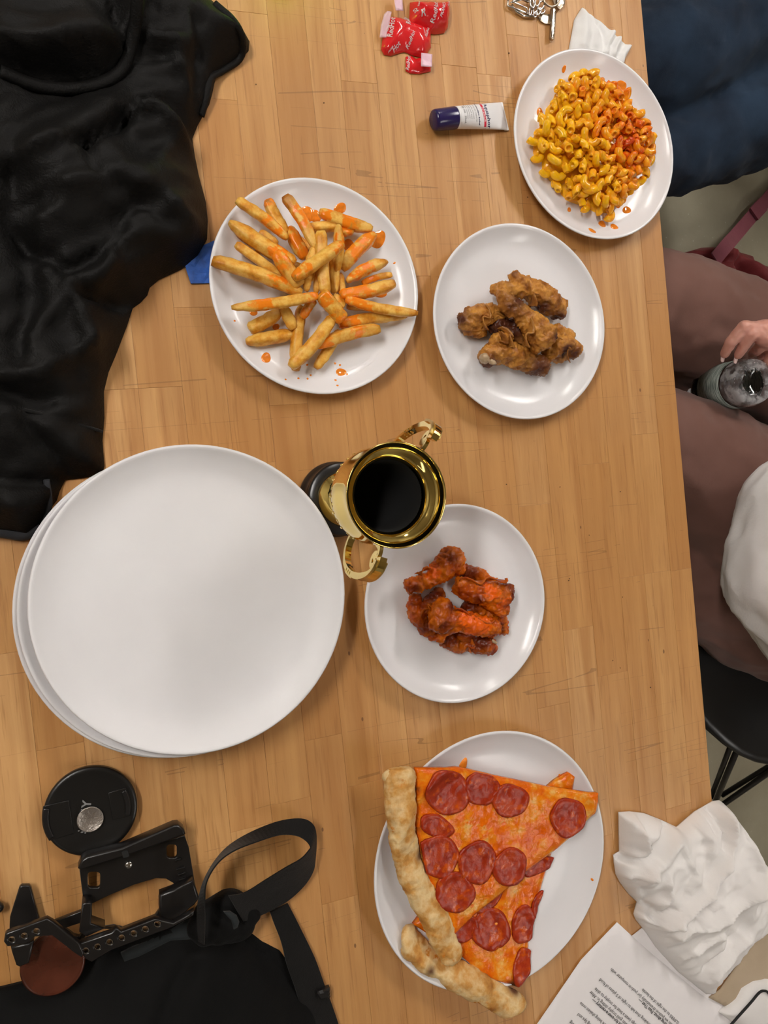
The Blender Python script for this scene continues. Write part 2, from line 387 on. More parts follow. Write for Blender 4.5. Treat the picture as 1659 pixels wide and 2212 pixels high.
def sheet(poly, step, zf, base=None, thick=None):
    """height field over a polygon: zf(pts Nx2, dist-to-edge) -> z; closed down to base, or a shell of given thickness"""
    poly = [(p[0], p[1]) for p in poly]; bd = []
    n = len(poly)
    for i in range(n):
        a = Vector(poly[i]); b = Vector(poly[(i + 1) % n]); k = max(1, int((b - a).length / step))
        for q in range(k): bd.append(a.lerp(b, q / k))
    xs = [p.x for p in bd]; ys = [p.y for p in bd]
    gx, gy = np.meshgrid(np.arange(min(xs) + step / 2, max(xs), step), np.arange(min(ys) + step / 2, max(ys), step * .866)); gx = gx + (np.arange(gx.shape[0]) % 2)[:, None] * step / 2
    g = np.stack([gx.ravel(), gy.ravel()], 1); B = np.array([tuple(p) for p in bd])
    g = g[inside(g, B)]
    d = np.full(len(g), 1e9)
    for i in range(len(B)):
        dd, _, _ = seg_dist(g, B[i], B[(i + 1) % len(B)]); d = np.minimum(d, dd)
    keep = d > step * .45; g = g[keep]; d = d[keep]
    pts = [Vector(p) for p in bd] + [Vector(p) for p in g]
    r = delaunay_2d_cdt(pts, [], [list(range(len(bd)))], 1, 1e-7)
    ov = r[0]; of = r[2]; P = np.array([tuple(p) for p in ov])
    dist = np.zeros(len(P)); orig = r[3]
    for i, o_ in enumerate(orig):
        j = o_[0] if o_ else 0
        if j >= len(bd): dist[i] = d[j - len(bd)]
    z = zf(P, dist)
    vs = [(p[0], p[1], zz) for p, zz in zip(P, z)]; N = len(vs)
    if thick is not None: vs += [(p[0], p[1], zz - thick) for p, zz in zip(P, z)]
    else: vs += [(p[0], p[1], base) for p in P]
    fs = [tuple(f) for f in of]
    cnt = {}
    for f in fs:
        for i in range(len(f)):
            e = (f[i], f[(i + 1) % len(f)]); cnt[e] = 1
    side = [(b, a, a + N, b + N) for (a, b) in cnt if (b, a) not in cnt]
    fs2 = fs + [tuple(i + N for i in reversed(f)) for f in fs] + side
    me = mesh(vs, fs2); bm = bmesh.new(); bm.from_mesh(me); bpy.data.meshes.remove(me); return bm_mesh(bm)
def nz(P, sc, seed=0, sx=1, sy=1, ang=0):
    c, s = math.cos(ang), math.sin(ang)
    return np.array([noise.noise(Vector(((c * p[0] + s * p[1]) * sc * sx, (-s * p[0] + c * p[1]) * sc * sy, seed))) for p in P])
def cpoly(s, ox, oy, pts, h=0): f = crop(s, ox, oy); return [W(*f(x, y), h) for x, y in pts]
def gauss(d, w_): return np.exp(-(d / w_) ** 2)
def fold(P, line, w_):
    d, sd = line_dist(P, line); ww = np.where(sd > 0, w_ * 1.9, w_ * .7); return np.exp(-(d / ww) ** 1.25)

# ------------------------------------------------------------------ room
random.seed(4)
def struct(name, me, mat): return link(name, me, mat, kind='structure')
RX0, RX1, RY0, RY1, RZ = -2.6, 3.4, -3.2, 4.2, 2.9
struct('floor', box_mesh(RX0, RX1, RY0, RY1, -.1, 0), 'concrete')
struct('ceiling', box_mesh(RX0, RX1, RY0, RY1, RZ, RZ + .1), 'ceiling_paint')
struct('wall_left', box_mesh(RX0 - .1, RX0, RY0, RY1, 0, RZ), 'wall_paint')
struct('wall_right', box_mesh(RX1, RX1 + .1, RY0, RY1, 0, RZ), 'wall_paint')
struct('wall_front', box_mesh(RX0, RX1, RY0 - .1, RY0, 0, RZ), 'wall_paint')
struct('wall_back', box_mesh(RX0, RX1, RY1, RY1 + .1, 0, RZ), 'wall_paint')
for i, (x, y, L, wd, rot, st) in enumerate(LIGHTS):
    t = thing('ceiling_light', 'white rectangular ceiling light panel, %s' % ['above the jacket side of the table', 'over the far right corner of the room', 'beyond the head of the table', 'behind the camera bag end', 'above the pizza end at the right'][i], 'ceiling light', (x, y, RZ - .03), math.radians(rot))
    link('frame', flat_mesh([[(-L / 2 - .02, -wd / 2 - .02), (L / 2 + .02, -wd / 2 - .02), (L / 2 + .02, wd / 2 + .02), (-L / 2 - .02, wd / 2 + .02)], [(-L / 2, -wd / 2), (L / 2, -wd / 2), (L / 2, wd / 2), (-L / 2, wd / 2)]], -.01, .04), 'panel_frame', t)
    link('diffuser', box_mesh(-L / 2, L / 2, -wd / 2, wd / 2, 0, .03), 'panel_glow.%03d' % i, t)

# ------------------------------------------------------------------ table of glued staves
TANG = math.radians(6.02)
table = thing('butcher_block_table', 'long butcher block table of glued beech staves with straight right edge', 'table', (.7078, .1579, 0), TANG)
TW, TY0, TY1, TT = 1.20, -1.15, 1.25, .038
seams = [0, -.0335, -.075, -.113, -.158, -.2018, -.2469, -.2915, -.332, -.374, -.4165, -.4505, -.4917, -.5335, -.577, -.6213, -.6644, -.708, -.751, -.794, -.838, -.881, -.925, -.968, -1.011, -1.055, -1.098, -1.142, -TW]
known = {0: [.31, -.2275], 1: [-.0486, -.2258], 2: [-.2262], 3: [-.08], 6: [.394, -.1414], 9: [-.18], 10: [-.405], 11: [-.405], 12: [-.345], 13: [-.405], 14: [.12], 15: [.04], 16: [.04]}
random.seed(11)
for i in range(len(seams) - 1):
    x1, x0 = seams[i], seams[i + 1]; cuts = sorted(known.get(i, []))
    ys = [TY0] + cuts + [TY1]; full = [TY0]
    for a, b in zip(ys, ys[1:]):
        y = a
        while b - y > .52:
            y += random.uniform(.22, .42)
            if b - y > .14: full.append(y)
        full.append(b)
    for a, b in zip(full, full[1:]):
        dz = random.uniform(-.00012, .00012)
        link('stave', box_mesh(x0 + .00006, x1 - .00006, a + .00005, b - .00005, TZ - TT, TZ + dz - .0001, .0003), 'beech_wood', table)
link('core_board', box_mesh(-TW + .001, -.001, TY0 + .001, TY1 - .001, TZ - TT + .001, TZ - .0012), 'glue_line', table)
for sx in (-1.12, -.30):
    for sy in (TY0 + .12, TY1 - .12):
        link('leg', box_mesh(sx - .03, sx + .03, sy - .03, sy + .03, 0, TZ - TT, .003), 'leg_paint', table)
    link('rail', box_mesh(sx - .02, sx + .02, TY0 + .15, TY1 - .15, TZ - TT - .06, TZ - TT - .001, .003), 'leg_paint', table)

# ------------------------------------------------------------------ plates
def plate_prof(R, h):
    f = .62 * R
    return [(0, .0030), (f - .004, .0028), (f - .003, 0), (f + .003, 0), (f + .006, .0022), (R * .80, h * .33), (R * .93, h * .68), (R - .0005, h - .0022), (R, h - .0008), (R - .0010, h), (R - .0028, h - .0002), (R - .0048, h - .0022),
            (R * .915, h * .72), (R * .86, h * .50), (R * .79, h * .345), (R * .70, .0070), (R * .60, .0062), (R * .30, .0058), (0, .0058)]
def plate_z(R, h, r):
    pr = sorted([(a, b) for a, b in plate_prof(R, h)[12:]] + [(R - .0048, h - .0022)])
    return float(np.interp(r, [p[0] for p in pr], [p[1] for p in pr]))
HP = .021
PLATES = {}
def plate(key, cx, cy, R, label, h=HP, z=0, name='dinner_plate', group=None, n=96):
    k = (H - h - z); x, y = cx * k, cy * k
    o = link(name, lathe(plate_prof(R, h), n), 'satin_ceramic' if key in ('low', 'mid', 'big') else 'white_ceramic', smooth=True); o.location = (x, y, TZ + z)
    tag(o, label, 'plate', group); PLATES[key] = (x, y, R, h, z); return o
RS = .1425 * (H - HP)
plate('fries', .28021, .30377, RS, 'round white plate under the heap of french fries')
plate('mac', .71748, .56320, RS * 1.005, 'round white plate holding the macaroni and cheese, at the table edge')
plate('wings', .58777, .28312, RS, 'round white plate under the plain brown chicken wings')
plate('red', .48350, -.12296, RS * .983, 'round white plate under the red-orange hot wings, beside the trophy')
plate('pizza', .54097, -.49342, .1848 * (H - .022), 'larger white plate under the two pepperoni pizza slices', .022)
plate('low', .10118, -.10979, .1880 * (H - .022), 'lowest empty white dinner plate of the stack, its left rim showing', .022, 0, group=None)
plate('mid', .1075, -.1085, .1868 * (H - .022), 'middle empty white dinner plate hidden in the stack', .022, .0125)
plate('big', .12235, -.10318, .19327 * (H - .047), 'uppermost empty white dinner plate of the stack at left', .022, .025)
def surf(key, x, y):
    cx, cy, R, h, z = PLATES[key]; return z + plate_z(R, h, math.hypot(x - cx, y - cy))

# ------------------------------------------------------------------ french fries
fc = crop(3.318, 430, 360)
# (x0,y0,x1,y1,width, lift0, lift1 in mm, [sauce spans], brown tip 0/1 ends, label)
FR = [
 (270,240,635,515,75,20,24,[(.55,.85)],(0,0),'long pointed fry reaching to the upper left rim, orange sauce near its inner end'),
 (490,240,625,480,85,8,12,[(.0,.12)],(1,0),'fry with a dark crooked brown tip at the top left of the heap'),
 (618,212,835,590,85,22,30,[(.22,.62)],(1,0),'upright fry with a dark skin edge at its tip and sauce down its middle'),
 (862,325,1240,450,95,8,8,[(0,.12),(.5,.62)],(0,0),'stout fry lying alone at the top right beside the sauce puddle'),
 (215,395,690,690,108,12,20,[(.68,.8)],(.3,0),'thick fry running from the left rim towards the middle, second from the top left'),
 (262,555,595,795,70,14,16,[],(.2,0),'thin knobbly pale fry at the left, above the longest skin-on fry'),
 (95,672,738,905,95,12,24,[(.7,.8)],(.5,0),'longest skin-on fry, reaching the left edge of the plate'),
 (232,1012,852,925,80,22,32,[(.3,.42),(.9,1)],(.2,.2),'long slim fry lying level to the left below the middle'),
 (360,1165,590,1035,88,4,8,[],(0,0),'short blunt fry under the long level fry at the lower left'),
 (338,1255,695,1195,85,2,2,[],(.2,0),'plain yellow fry lying alone at the lower left'),
 (600,1000,680,1165,85,12,8,[],(0,.1),'short stubby fry pointing down from under the level fry'),
 (545,610,720,860,105,26,24,[(0,.42)],(0,0),'fry with a thick red sauce covered head left of the middle'),
 (675,800,1028,550,90,38,42,[(.05,.3),(.82,1)],(0,0),'pale fry lying on top of the heap, slanting up to the right'),
 (735,1000,690,1462,82,6,4,[],(0,.1),'long fry pointing straight down, behind the broad pale one'),
 (655,1435,960,1080,98,12,20,[],(0,0),'broad pale fry slanting from the middle to the bottom edge'),
 (838,1295,1292,1160,92,14,14,[(.05,.2),(.6,.7)],(.7,0),'fry with a dark brown end lying low at the right bottom'),
 (838,1445,1005,1175,82,3,6,[],(0,0),'fry tucked under the brown-ended one, its tip pointing down'),
 (872,905,1030,1100,112,30,22,[(.1,.3),(.72,1)],(0,0),'chunky fry with a saucy orange end just below the middle'),
 (1048,950,1565,1052,75,20,20,[(0,.3)],(0,.4),'tapering skin-on fry whose tip pokes over the right rim'),
 (1005,1130,1487,1060,88,8,8,[(0,.2)],(0,0),'fry lying right of the middle below the tapering one'),
 (1060,1000,1330,1030,60,8,6,[],(.6,.6),'dark brown fry sandwiched under the tapering one at right'),
 (1010,920,1402,838,92,16,14,[(0,.48)],(.2,.4),'fry with half its length in red sauce and a brown cut end, right'),
 (1058,820,1350,680,82,10,10,[(.15,.6)],(0,.2),'fry pointing up right with a dark glossy sauce band'),
 (1170,835,1380,775,50,6,4,[(0,.5)],(0,0),'sliver of fry showing behind the half-sauced one'),
 (1022,720,1262,482,102,14,10,[(.3,.42),(.55,1)],(0,0),'thick fry with two sauce bands at the upper right'),
 (872,465,905,905,92,30,30,[],(0,0),'pale fry standing straight up and down through the middle'),
 (1000,415,985,760,72,24,18,[(.25,.35)],(0,0),'narrow fry behind the top one, upright and right of the middle'),
 (775,440,1010,430,75,6,8,[],(.9,.5),'brown fry lying level at the back of the heap'),
 (650,430,765,660,92,12,16,[(0,1)],(0,0),'fry wholly coated in dark red sauce left of the middle'),
 (690,520,800,590,72,6,6,[],(.9,.9),'short dark fry end deep in the heap'),
 (1000,480,1112,450,70,8,6,[(0,.6)],(0,0),'short fry stub with a sauce stripe at the upper right'),
 (1010,760,1032,935,60,12,10,[],(.2,.4),'small upright fry piece right of the middle'),
 (825,570,770,895,66,30,26,[],(0,0),'thin fry leaning left of the central upright one'),
 (848,700,838,905,46,26,26,[],(0,0),'narrow sliver of fry beside the central upright one'),
 (735,1085,820,950,62,14,20,[(0,.9)],(0,0),'short saucy fry tip below the middle of the heap'),
 (950,930,1040,1000,78,14,12,[(.4,.6)],(.2,0),'fry end jutting out beneath the chunky one'),
 (395,610,480,760,62,4,6,[],(.3,.3),'fry mostly hidden behind the knobbly pale one'),
 (960,560,968,905,80,14,14,[],(.1,.1),'fry buried right of the central upright one'),
 (430,470,560,560,70,4,6,[],(.3,.3),'fry hidden under the thick one at the upper left'),
 (640,700,860,800,90,8,8,[],(.2,.2),'fry at the bottom of the heap, almost covered'),
]
def fry_mesh(p0, p1, wd, spans, brown, seed):
    rnd = random.Random(seed); n = 16; k = 16; d = p1 - p0; side = Vector((-d.y, d.x, 0)).normalized(); vs = []; fs = []
    bend = rnd.uniform(-.05, .05) * d.length; tp0 = rnd.uniform(.4, 1); tp1 = rnd.uniform(.4, 1); hh = wd * rnd.uniform(.78, .95); rot = rnd.uniform(-.5, .5); T = []
    ax = d.normalized(); upv = ax.cross(side) if ax.cross(side).z > 0 else side.cross(ax)
    for i in range(n + 1):
        t = i / n; c = p0.lerp(p1, t) + side * bend * math.sin(math.pi * t)
        e = min(1, (tp0 + (1 - tp0) * min(1, t / .25))) * min(1, (tp1 + (1 - tp1) * min(1, (1 - t) / .25)))
        if i in (0, n): e *= .72
        for q in range(k):
            a = 2 * math.pi * q / k; ca, sa = math.cos(a), math.sin(a); m = (abs(ca) ** 5 + abs(sa) ** 5) ** (-1 / 5)
            x = ca * m * wd / 2 * e; y = sa * m * hh / 2 * e; x, y = x * math.cos(rot) - y * math.sin(rot), x * math.sin(rot) + y * math.cos(rot)
            p = c + side * x + upv * y; p += (p - c).normalized() * wd * .07 * noise.noise(p * 220 + Vector((seed, 0, 0)))
            vs.append(p)
            s = max([0] + [min(1, 1.15 - 5 * max(0, a_ + .03 - t, t - b_ + .03)) for a_, b_ in spans]); b = max(brown[0] * (1 - t / .22), brown[1] * (1 - (1 - t) / .22), 0) + .18 * (abs(ca * sa) > .4)
            T.append((s * (.60 if sa > -.3 else .25), min(b, .9)))
    for i in range(n):
        for q in range(k): fs.append((i * k + q, i * k + (q + 1) % k, (i + 1) * k + (q + 1) % k, (i + 1) * k + q))
    fs.append(tuple(range(k))[::-1]); fs.append(tuple(n * k + q for q in range(k)))
    me = mesh(vs, fs); a = me.attributes.new('tint', 'FLOAT_COLOR', 'POINT'); buf = []
    for s, b in T: buf += [min(1, s), b, 0, 1]
    a.data.foreach_set('color', buf); me.update(); return me
for i, (x0, y0, x1, y1, wd, l0, l1, sp, br, lab) in enumerate(FR):
    w_m = wd / 3.318 * scl(677, 617, .02) * .95; a = []
    for (x, y), l in (((x0, y0), l0), ((x1, y1), l1)):
        h = .007 + l / 1000 + w_m * .42; p = W(*fc(x, y), h); s = surf('fries', p.x, p.y) if math.hypot(p.x - PLATES['fries'][0], p.y - PLATES['fries'][1]) < RS else HP
        h = max(h, s + w_m * .42); a.append(W(*fc(x, y), h))
    ctr = (a[0] + a[1]) / 2; me = fry_mesh(a[0] - ctr, a[1] - ctr, w_m, sp, br, i); o = link('french_fry', me, 'fried_potato', smooth=True); o.location = ctr
    tag(o, lab, 'french fry', 'french fries heaped on the plate')

def puddle(pl, px, py, rpx, rpy, ang, label, group='drops of hot sauce on the plates', seed=0, name='sauce_drop', th=.0009, cat='sauce drop'):
    h = .006
    for _ in range(3): p = W(px, py, h); h = surf(pl, p.x, p.y)
    sc = scl(px, py, h); n = 24; ph1 = px * 1.7; ph2 = py * 2.3; k = []
    cx, cy, R, hh, z = PLATES[pl]
    f = (rpx * rpy) ** .5
    for i in range(n):
        a = 2 * math.pi * i / n; r = 1 + .07 * math.sin(2 * a + ph1) + .05 * math.sin(3 * a + ph2)
        x = math.cos(a) * rpx * r; y = math.sin(a) * rpy * r
        k.append(W(px + x * math.cos(ang) - y * math.sin(ang), py + x * math.sin(ang) + y * math.cos(ang), h))
    vs = []; fs = []
    def sz(q): return TZ + plate_z(R, hh, math.hypot(q.x - cx, q.y - cy)) + z
    for j, (e, zz) in enumerate(((1, .00005), (.9, .55), (.6, .9), (.25, 1))):
        for q in k: v = p.lerp(q, e); vs.append(Vector((v.x, v.y, sz(v) + (th * zz if j else zz))) - p)
    vs.append(Vector((0, 0, sz(p) + th - p.z)))
    for j in range(3):
        for i in range(n): fs.append((j * n + i, j * n + (i + 1) % n, (j + 1) * n + (i + 1) % n, (j + 1) * n + i))
    for i in range(n): fs.append((3 * n + i, 3 * n + (i + 1) % n, 4 * n))
    o = link(name, mesh(vs, fs), 'hot_sauce', smooth=True); o.location = p; tag(o, label, cat, group); return o
def fp(x, y): return fc(x, y)
for (x, y, r1, r2, lab, nm) in [(760, 345, 62, 62, 'round orange sauce puddle between two fries at the top', 'sauce_puddle'), (830, 355, 45, 45, 'sauce puddle touching the stout fry at the top', 'sauce_puddle'), (1010, 300, 45, 32, 'sauce puddle behind the stout fry at the top right', 'sauce_puddle'), (1275, 525, 50, 62, 'sauce puddle by the end of the thick two-banded fry', 'sauce_puddle'),
        (1075, 565, 42, 45, 'dark sauce puddle between the upper right fries', 'sauce_puddle'), (1300, 915, 45, 25, 'sauce puddle under the brown cut fry end at right', 'sauce_puddle'),
        (390, 1048, 28, 22, 'sauce drop under the long level fry', 'sauce_drop'), (552, 1150, 24, 26, 'sauce drop between the short fries at lower left', 'sauce_drop'), (480, 1370, 36, 40, 'largest lone sauce drop on the lower left of the fries plate', 'sauce_drop'), (1017, 1473, 34, 30, 'lone sauce drop at the bottom of the fries plate', 'sauce_drop')]:
    puddle('fries', *fp(x, y), r1 / 3.318, r2 / 3.318, 0, lab, name=nm)
for x, y in [(800, 1495), (775, 1420), (620, 1525), (712, 1517), (778, 1520), (1400, 690), (1060, 1487), (1010, 1422), (975, 1410), (255, 1105), (978, 1530), (992, 1568)]:
    puddle('fries', *fp(x, y), 2.4, 2.2, 0, 'tiny fleck of dried sauce on the rim of the fries plate', 'flecks on the fries plate', name='sauce_fleck', th=.0003)

# ------------------------------------------------------------------ macaroni and cheese
mc = crop(4.1475, 1080, 80)
def elbow(arc, R, r, seed):
    rnd = random.Random(seed); n = 9; k = 10; vs = []; fs = []
    def pt(t): a = arc * (t - .5); return Vector((R * math.sin(a), R * math.cos(a) - R * .7, 0)), a
    def ring(t, rr, e=0):
        c, a = pt(t); c = c + Vector((math.cos(a), -math.sin(a), 0)) * e; o = Vector((math.sin(a), math.cos(a), 0)); out = []
        for q in range(k):
            b = 2 * math.pi * q / k; rq = rr * (1 + .10 * noise.noise(Vector((t * 3 + seed, q * .6, 0)))); out.append(c + o * math.cos(b) * rq + Vector((0, 0, 1)) * math.sin(b) * rq)
        return out
    rows = [ring(.22, r * .5), ring(.0, r * .58, 0), ring(0, r * .85, -.0003)] + [ring(i / n, r * (1.0 if 0 < i < n else .97)) for i in range(n + 1)] + [ring(1, r * .85, .0003), ring(1, r * .58), ring(.78, r * .5)]
    for rw in rows: vs += rw
    for i in range(len(rows) - 1):
        for q in range(k): fs.append((i * k + q, i * k + (q + 1) % k, (i + 1) * k + (q + 1) % k, (i + 1) * k + q))
    fs.append(tuple(range(k))[::-1]); m = len(rows) - 1; fs.append(tuple(m * k + q for q in range(k)))
    me = mesh(vs, fs); bm = bmesh.new(); bm.from_mesh(me); bpy.data.meshes.remove(me); me = bm_mesh(bm); me.materials.append(MATS['cheese_macaroni'])
    me.polygons.foreach_set('use_smooth', [True] * len(me.polygons)); return me
elb = [elbow(2.4, .0054, .0036, 1), elbow(1.8, .0062, .0038, 2), elbow(2.8, .0050, .0035, 3), elbow(1.3, .0080, .0037, 4), elbow(2.1, .0056, .0040, 5), elbow(1.0, .0085, .0036, 6)]
pile = [(760, 275), (860, 330), (930, 390), (1040, 400), (1110, 470), (1150, 590), (1220, 650), (1340, 720), (1290, 800), (1350, 870), (1415, 950), (1390, 1090), (1340, 1230), (1270, 1300), (1220, 1390), (1130, 1480), (1100, 1570), (1020, 1620), (900, 1610), (820, 1560), (740, 1530), (640, 1500), (560, 1430), (550, 1360), (450, 1290), (370, 1180), (370, 1090), (280, 1050), (270, 870), (330, 760), (400, 690), (410, 560), (480, 480), (500, 410), (620, 390), (680, 310)]
pw = [W(*mc(x, y), .018) for x, y in pile]; pa = np.array([(p.x, p.y) for p in pw]); mctr = pa.mean(0)
# bed of cheese sauce under the elbows
pin = [(mctr[0] + (x - mctr[0]) * .90, mctr[1] + (y - mctr[1]) * .90) for x, y in pa]
def macz(P, d):
    return TZ + .0062 + .020 * (1 - np.exp(-d / .016)) + .0025 * nz(P, 120, 3) * (d > 0)
o = link('cheese_sauce', sheet(pin, .0035, macz, base=TZ + .0059), 'cheese_macaroni', smooth=True); o['sauce'] = .14; o['kind'] = 'stuff'
tag(o, 'thick yellow cheese sauce bedding the elbow macaroni', 'cheese sauce')
random.seed(21)
spots = []
saucy = [((1010, 440), 130, .5), ((700, 520), 110, .55), ((880, 800), 150, .55), ((1080, 990), 150, .75), ((1150, 830), 140, .6), ((930, 420), 90, .5), ((1200, 1000), 130, .45), ((600, 990), 80, .3), ((700, 1400), 70, .3), ((860, 1580), 60, .4), ((760, 1250), 60, .25), ((1150, 1180), 90, .4), ((680, 870), 60, .5)]
tries = 0
layers = [(.0062, .0100, 95), (.0050, .0180, 85), (.0, .0, 0)]
def place_mac(p, z, tilt):
    me = random.choice(elb); o = bpy.data.objects.new('elbow_macaroni', me); C.objects.link(o); o.location = (p[0], p[1], z)
    o.rotation_euler = (random.uniform(-tilt, tilt), random.uniform(-tilt, tilt), random.uniform(0, 6.28)); s = random.uniform(1.08, 1.30); o.scale = (s, s, s)
    # sauce amount from what lies where on the plate
    best = 0
    for (sx, sy), r, a in saucy:
        q = W(*mc(sx, sy), .025); d = math.hypot(p[0] - q.x, p[1] - q.y) / (r / 4.1475 * .0005); best = max(best, a * math.exp(-(d / 1.2) ** 2))
    q = W(*mc(650, 900), .025); bias = max(0, min(.3, (p[0] - q.x) * 4.0 + .05)); v = min(1, .0 + bias + best * .9)
    o['sauce'] = v
    if v < .28: tag(o, 'yellow elbow macaroni coated only in cheese sauce', 'macaroni', 'cheesy yellow macaroni')
    else: tag(o, 'orange elbow macaroni with hot sauce drizzled over it', 'macaroni', 'sauce-covered macaroni')
def spread(n, mind, shrink, zf, tilt):
    pts = []; t = 0
    lo = pa.min(0); hi = pa.max(0)
    while len(pts) < n and t < 20000:
        t += 1; p = np.array([random.uniform(lo[0], hi[0]), random.uniform(lo[1], hi[1])])
        q = mctr + (p - mctr) / shrink
        if not inside(q[None], pa)[0]: continue
        if any((p[0] - a[0]) ** 2 + (p[1] - a[1]) ** 2 < mind ** 2 for a in pts): continue
        pts.append(p)
    for p in pts:
        d = min(seg_dist(p[None], pa[i], pa[(i + 1) % len(pa)])[0][0] for i in range(len(pa))); place_mac(p, zf(d), tilt)
spread(118, .0098, .985, lambda d: TZ + .0062 + .0055 + .018 * (1 - math.exp(-d / .016)), .35)
spread(95, .0108, .86, lambda d: TZ + .0062 + .0125 + .021 * (1 - math.exp(-d / .018)), .75)
for x, y, r1, r2, a, lab in [(573, 287, 19, 28, 0, 'sauce drop near the top of the macaroni plate'), (357, 675, 28, 42, -.3, 'oval sauce drop left of the macaroni'), (620, 1547, 17, 20, -.3, 'small sauce drop below the macaroni at left'), (1135, 1550, 36, 34, 0, 'round brownish sauce drop at the lower right of the macaroni'), (915, 1675, 36, 28, .7, 'sauce drop in the middle of the three below the macaroni'), (1022, 1700, 33, 27, .5, 'sauce drop rightmost of the three below the macaroni'), (825, 1735, 34, 23, .7, 'sauce drop leftmost of the three below the macaroni'), (1085, 440, 35, 50, -.5, 'sauce puddle against the upper right of the macaroni')]:
    puddle('mac', *mc(x, y), r1 / 4.1475, r2 / 4.1475, a, lab)

# ------------------------------------------------------------------ chicken wings
def caps_px(cr, s, nodes, pl):
    """nodes: (x, y, r, lift mm) in crop pixels"""
    out = []; P_ = []
    for x, y, r, l in nodes:
        px, py = cr(x, y); rr = r / s * scl(px, py, .03) * .97; h = .006 + l / 1000 + rr * .8; P_.append((W(px, py, h), rr))
    for (a, ra), (b, rb) in zip(P_, P_[1:]): out.append((a, ra, b, rb))
    return out
def flap(cr, pts, h0, hgt, seed):
    """thin wavy fin of crisp skin along a pixel polyline"""
    line = smoothline([W(*cr(x, y), h0 + dz) for x, y, dz in pts], 5); vs = []; fs = []
    for i, p in enumerate(line):
        e = math.sin(math.pi * i / (len(line) - 1)) ** .5
        for j in range(4):
            z = p + Vector((.0015 * math.sin(i * .9 + seed) * j, .0013 * math.cos(i * 1.1 + seed) * j, hgt * e * j / 3 - .003)); vs.append(z)
    for i in range(len(line) - 1):
        for j in range(3): fs.append((i * 4 + j, (i + 1) * 4 + j, (i + 1) * 4 + j + 1, i * 4 + j + 1))
    me = mesh(vs, fs); o = bpy.data.objects.new('t', me); C.objects.link(o); m = o.modifiers.new('s', 'SOLIDIFY'); m.thickness = .0014; m.offset = 0; bpy.context.view_layer.update(); return bake(o)
def wing(name, label, cr, s, chains, pl, mat, seed, brown=(), sauce=(), flaps=(), bones=(), group='', vox=.0015):
    caps = []
    for ch in chains: caps += caps_px(cr, s, ch, pl)
    me = blob(caps, vox, 5, [(.0050, 75, True), (.0034, 190, True), (.0013, 480, False)], base=TZ + .0062)
    bp = [(W(*cr(x, y), .03), r) for x, y, r in brown]; spp = [(W(*cr(x, y), .03), r) for x, y, r in sauce]
    def f(co):
        b = sum(math.exp(-(((co.x - p.x) ** 2 + (co.y - p.y) ** 2) / (r * r))) for p, r in bp); q = sum(math.exp(-(((co.x - p.x) ** 2 + (co.y - p.y) ** 2) / (r * r))) for p, r in spp)
        b += .5 * max(0, noise.noise(co * 110 + Vector((seed, 0, 0)))); return q * .8, b
    tint(me, f); ctr = sum((c[0] for c in caps), Vector()) / len(caps); ctr.z = TZ
    t = thing(name, label, 'chicken wing', ctr, 0, group)
    adopt(link('skin', me, mat, smooth=True), t)
    for fl in flaps:
        m2 = flap(cr, *fl); tint(m2, lambda co: (0, .35)); adopt(link('skin_flap', m2, mat, smooth=True), t)
    for x, y, r, h in bones:
        px, py = cr(x, y); rr = r / s * scl(px, py, .03); m3 = blob([(W(px - 2, py, h), rr, W(px + 3, py + 3, h), rr * .8)], .0015, 3, [(.0015, 300, False)])
        adopt(link('bone_tip', m3, 'pale_bone', smooth=True), t)
    return t
wc = crop(4.1475, 920, 470); G = 'plain fried chicken wings on the plate'
wing('chicken_wing', 'plain drumette lying along the top right of the brown wings', wc, 4.1475, [[(800, 550, 62, 16), (890, 600, 70, 16), (960, 650, 95, 14), (1080, 740, 110, 10), (1180, 830, 78, 8)], [(1080, 740, 80, 8), (1200, 780, 60, 8)], [(620, 640, 50, 18), (760, 640, 60, 18), (930, 660, 60, 16)]], 'wings', 'plain_wing_skin', 1, [(1210, 900, .012), (1040, 800, .008)], (), [([(1000, 640, 0), (960, 720, .002), (940, 800, 0)], .036, .010, 1), ([(1080, 650, 0), (1150, 720, .002), (1230, 850, 0)], .028, .008, 4)], group=G)
wing('chicken_wing', 'plain drumette on top of the brown wings with a dark scorched knuckle', wc, 4.1475, [[(680, 690, 50, 32), (740, 780, 75, 30), (850, 860, 72, 30), (950, 960, 105, 26), (1040, 1050, 125, 22)], [(1040, 1050, 110, 20), (1000, 1140, 80, 18)]], 'wings', 'plain_wing_skin', 2, [(740, 790, .014), (1080, 1100, .008)], (), [([(1000, 860, 0), (930, 960, .003), (900, 1090, .002), (890, 1160, 0)], .050, .010, 2)], group=G)
wing('chicken_wing', 'small plain wing piece at the left with pale yellow skin flaps', wc, 4.1475, [[(360, 930, 85, 6), (430, 900, 105, 6), (560, 860, 85, 8), (660, 860, 60, 12)], [(400, 980, 75, 4), (480, 1010, 60, 4)]], 'wings', 'plain_wing_skin', 3, [(330, 900, .008)], (), [([(560, 780, 0), (545, 860, .002), (520, 950, .002), (530, 1020, 0)], .030, .008, 3), ([(600, 830, 0), (640, 880, .002), (700, 850, .002), (720, 890, 0)], .026, .007, 7)], group=G)
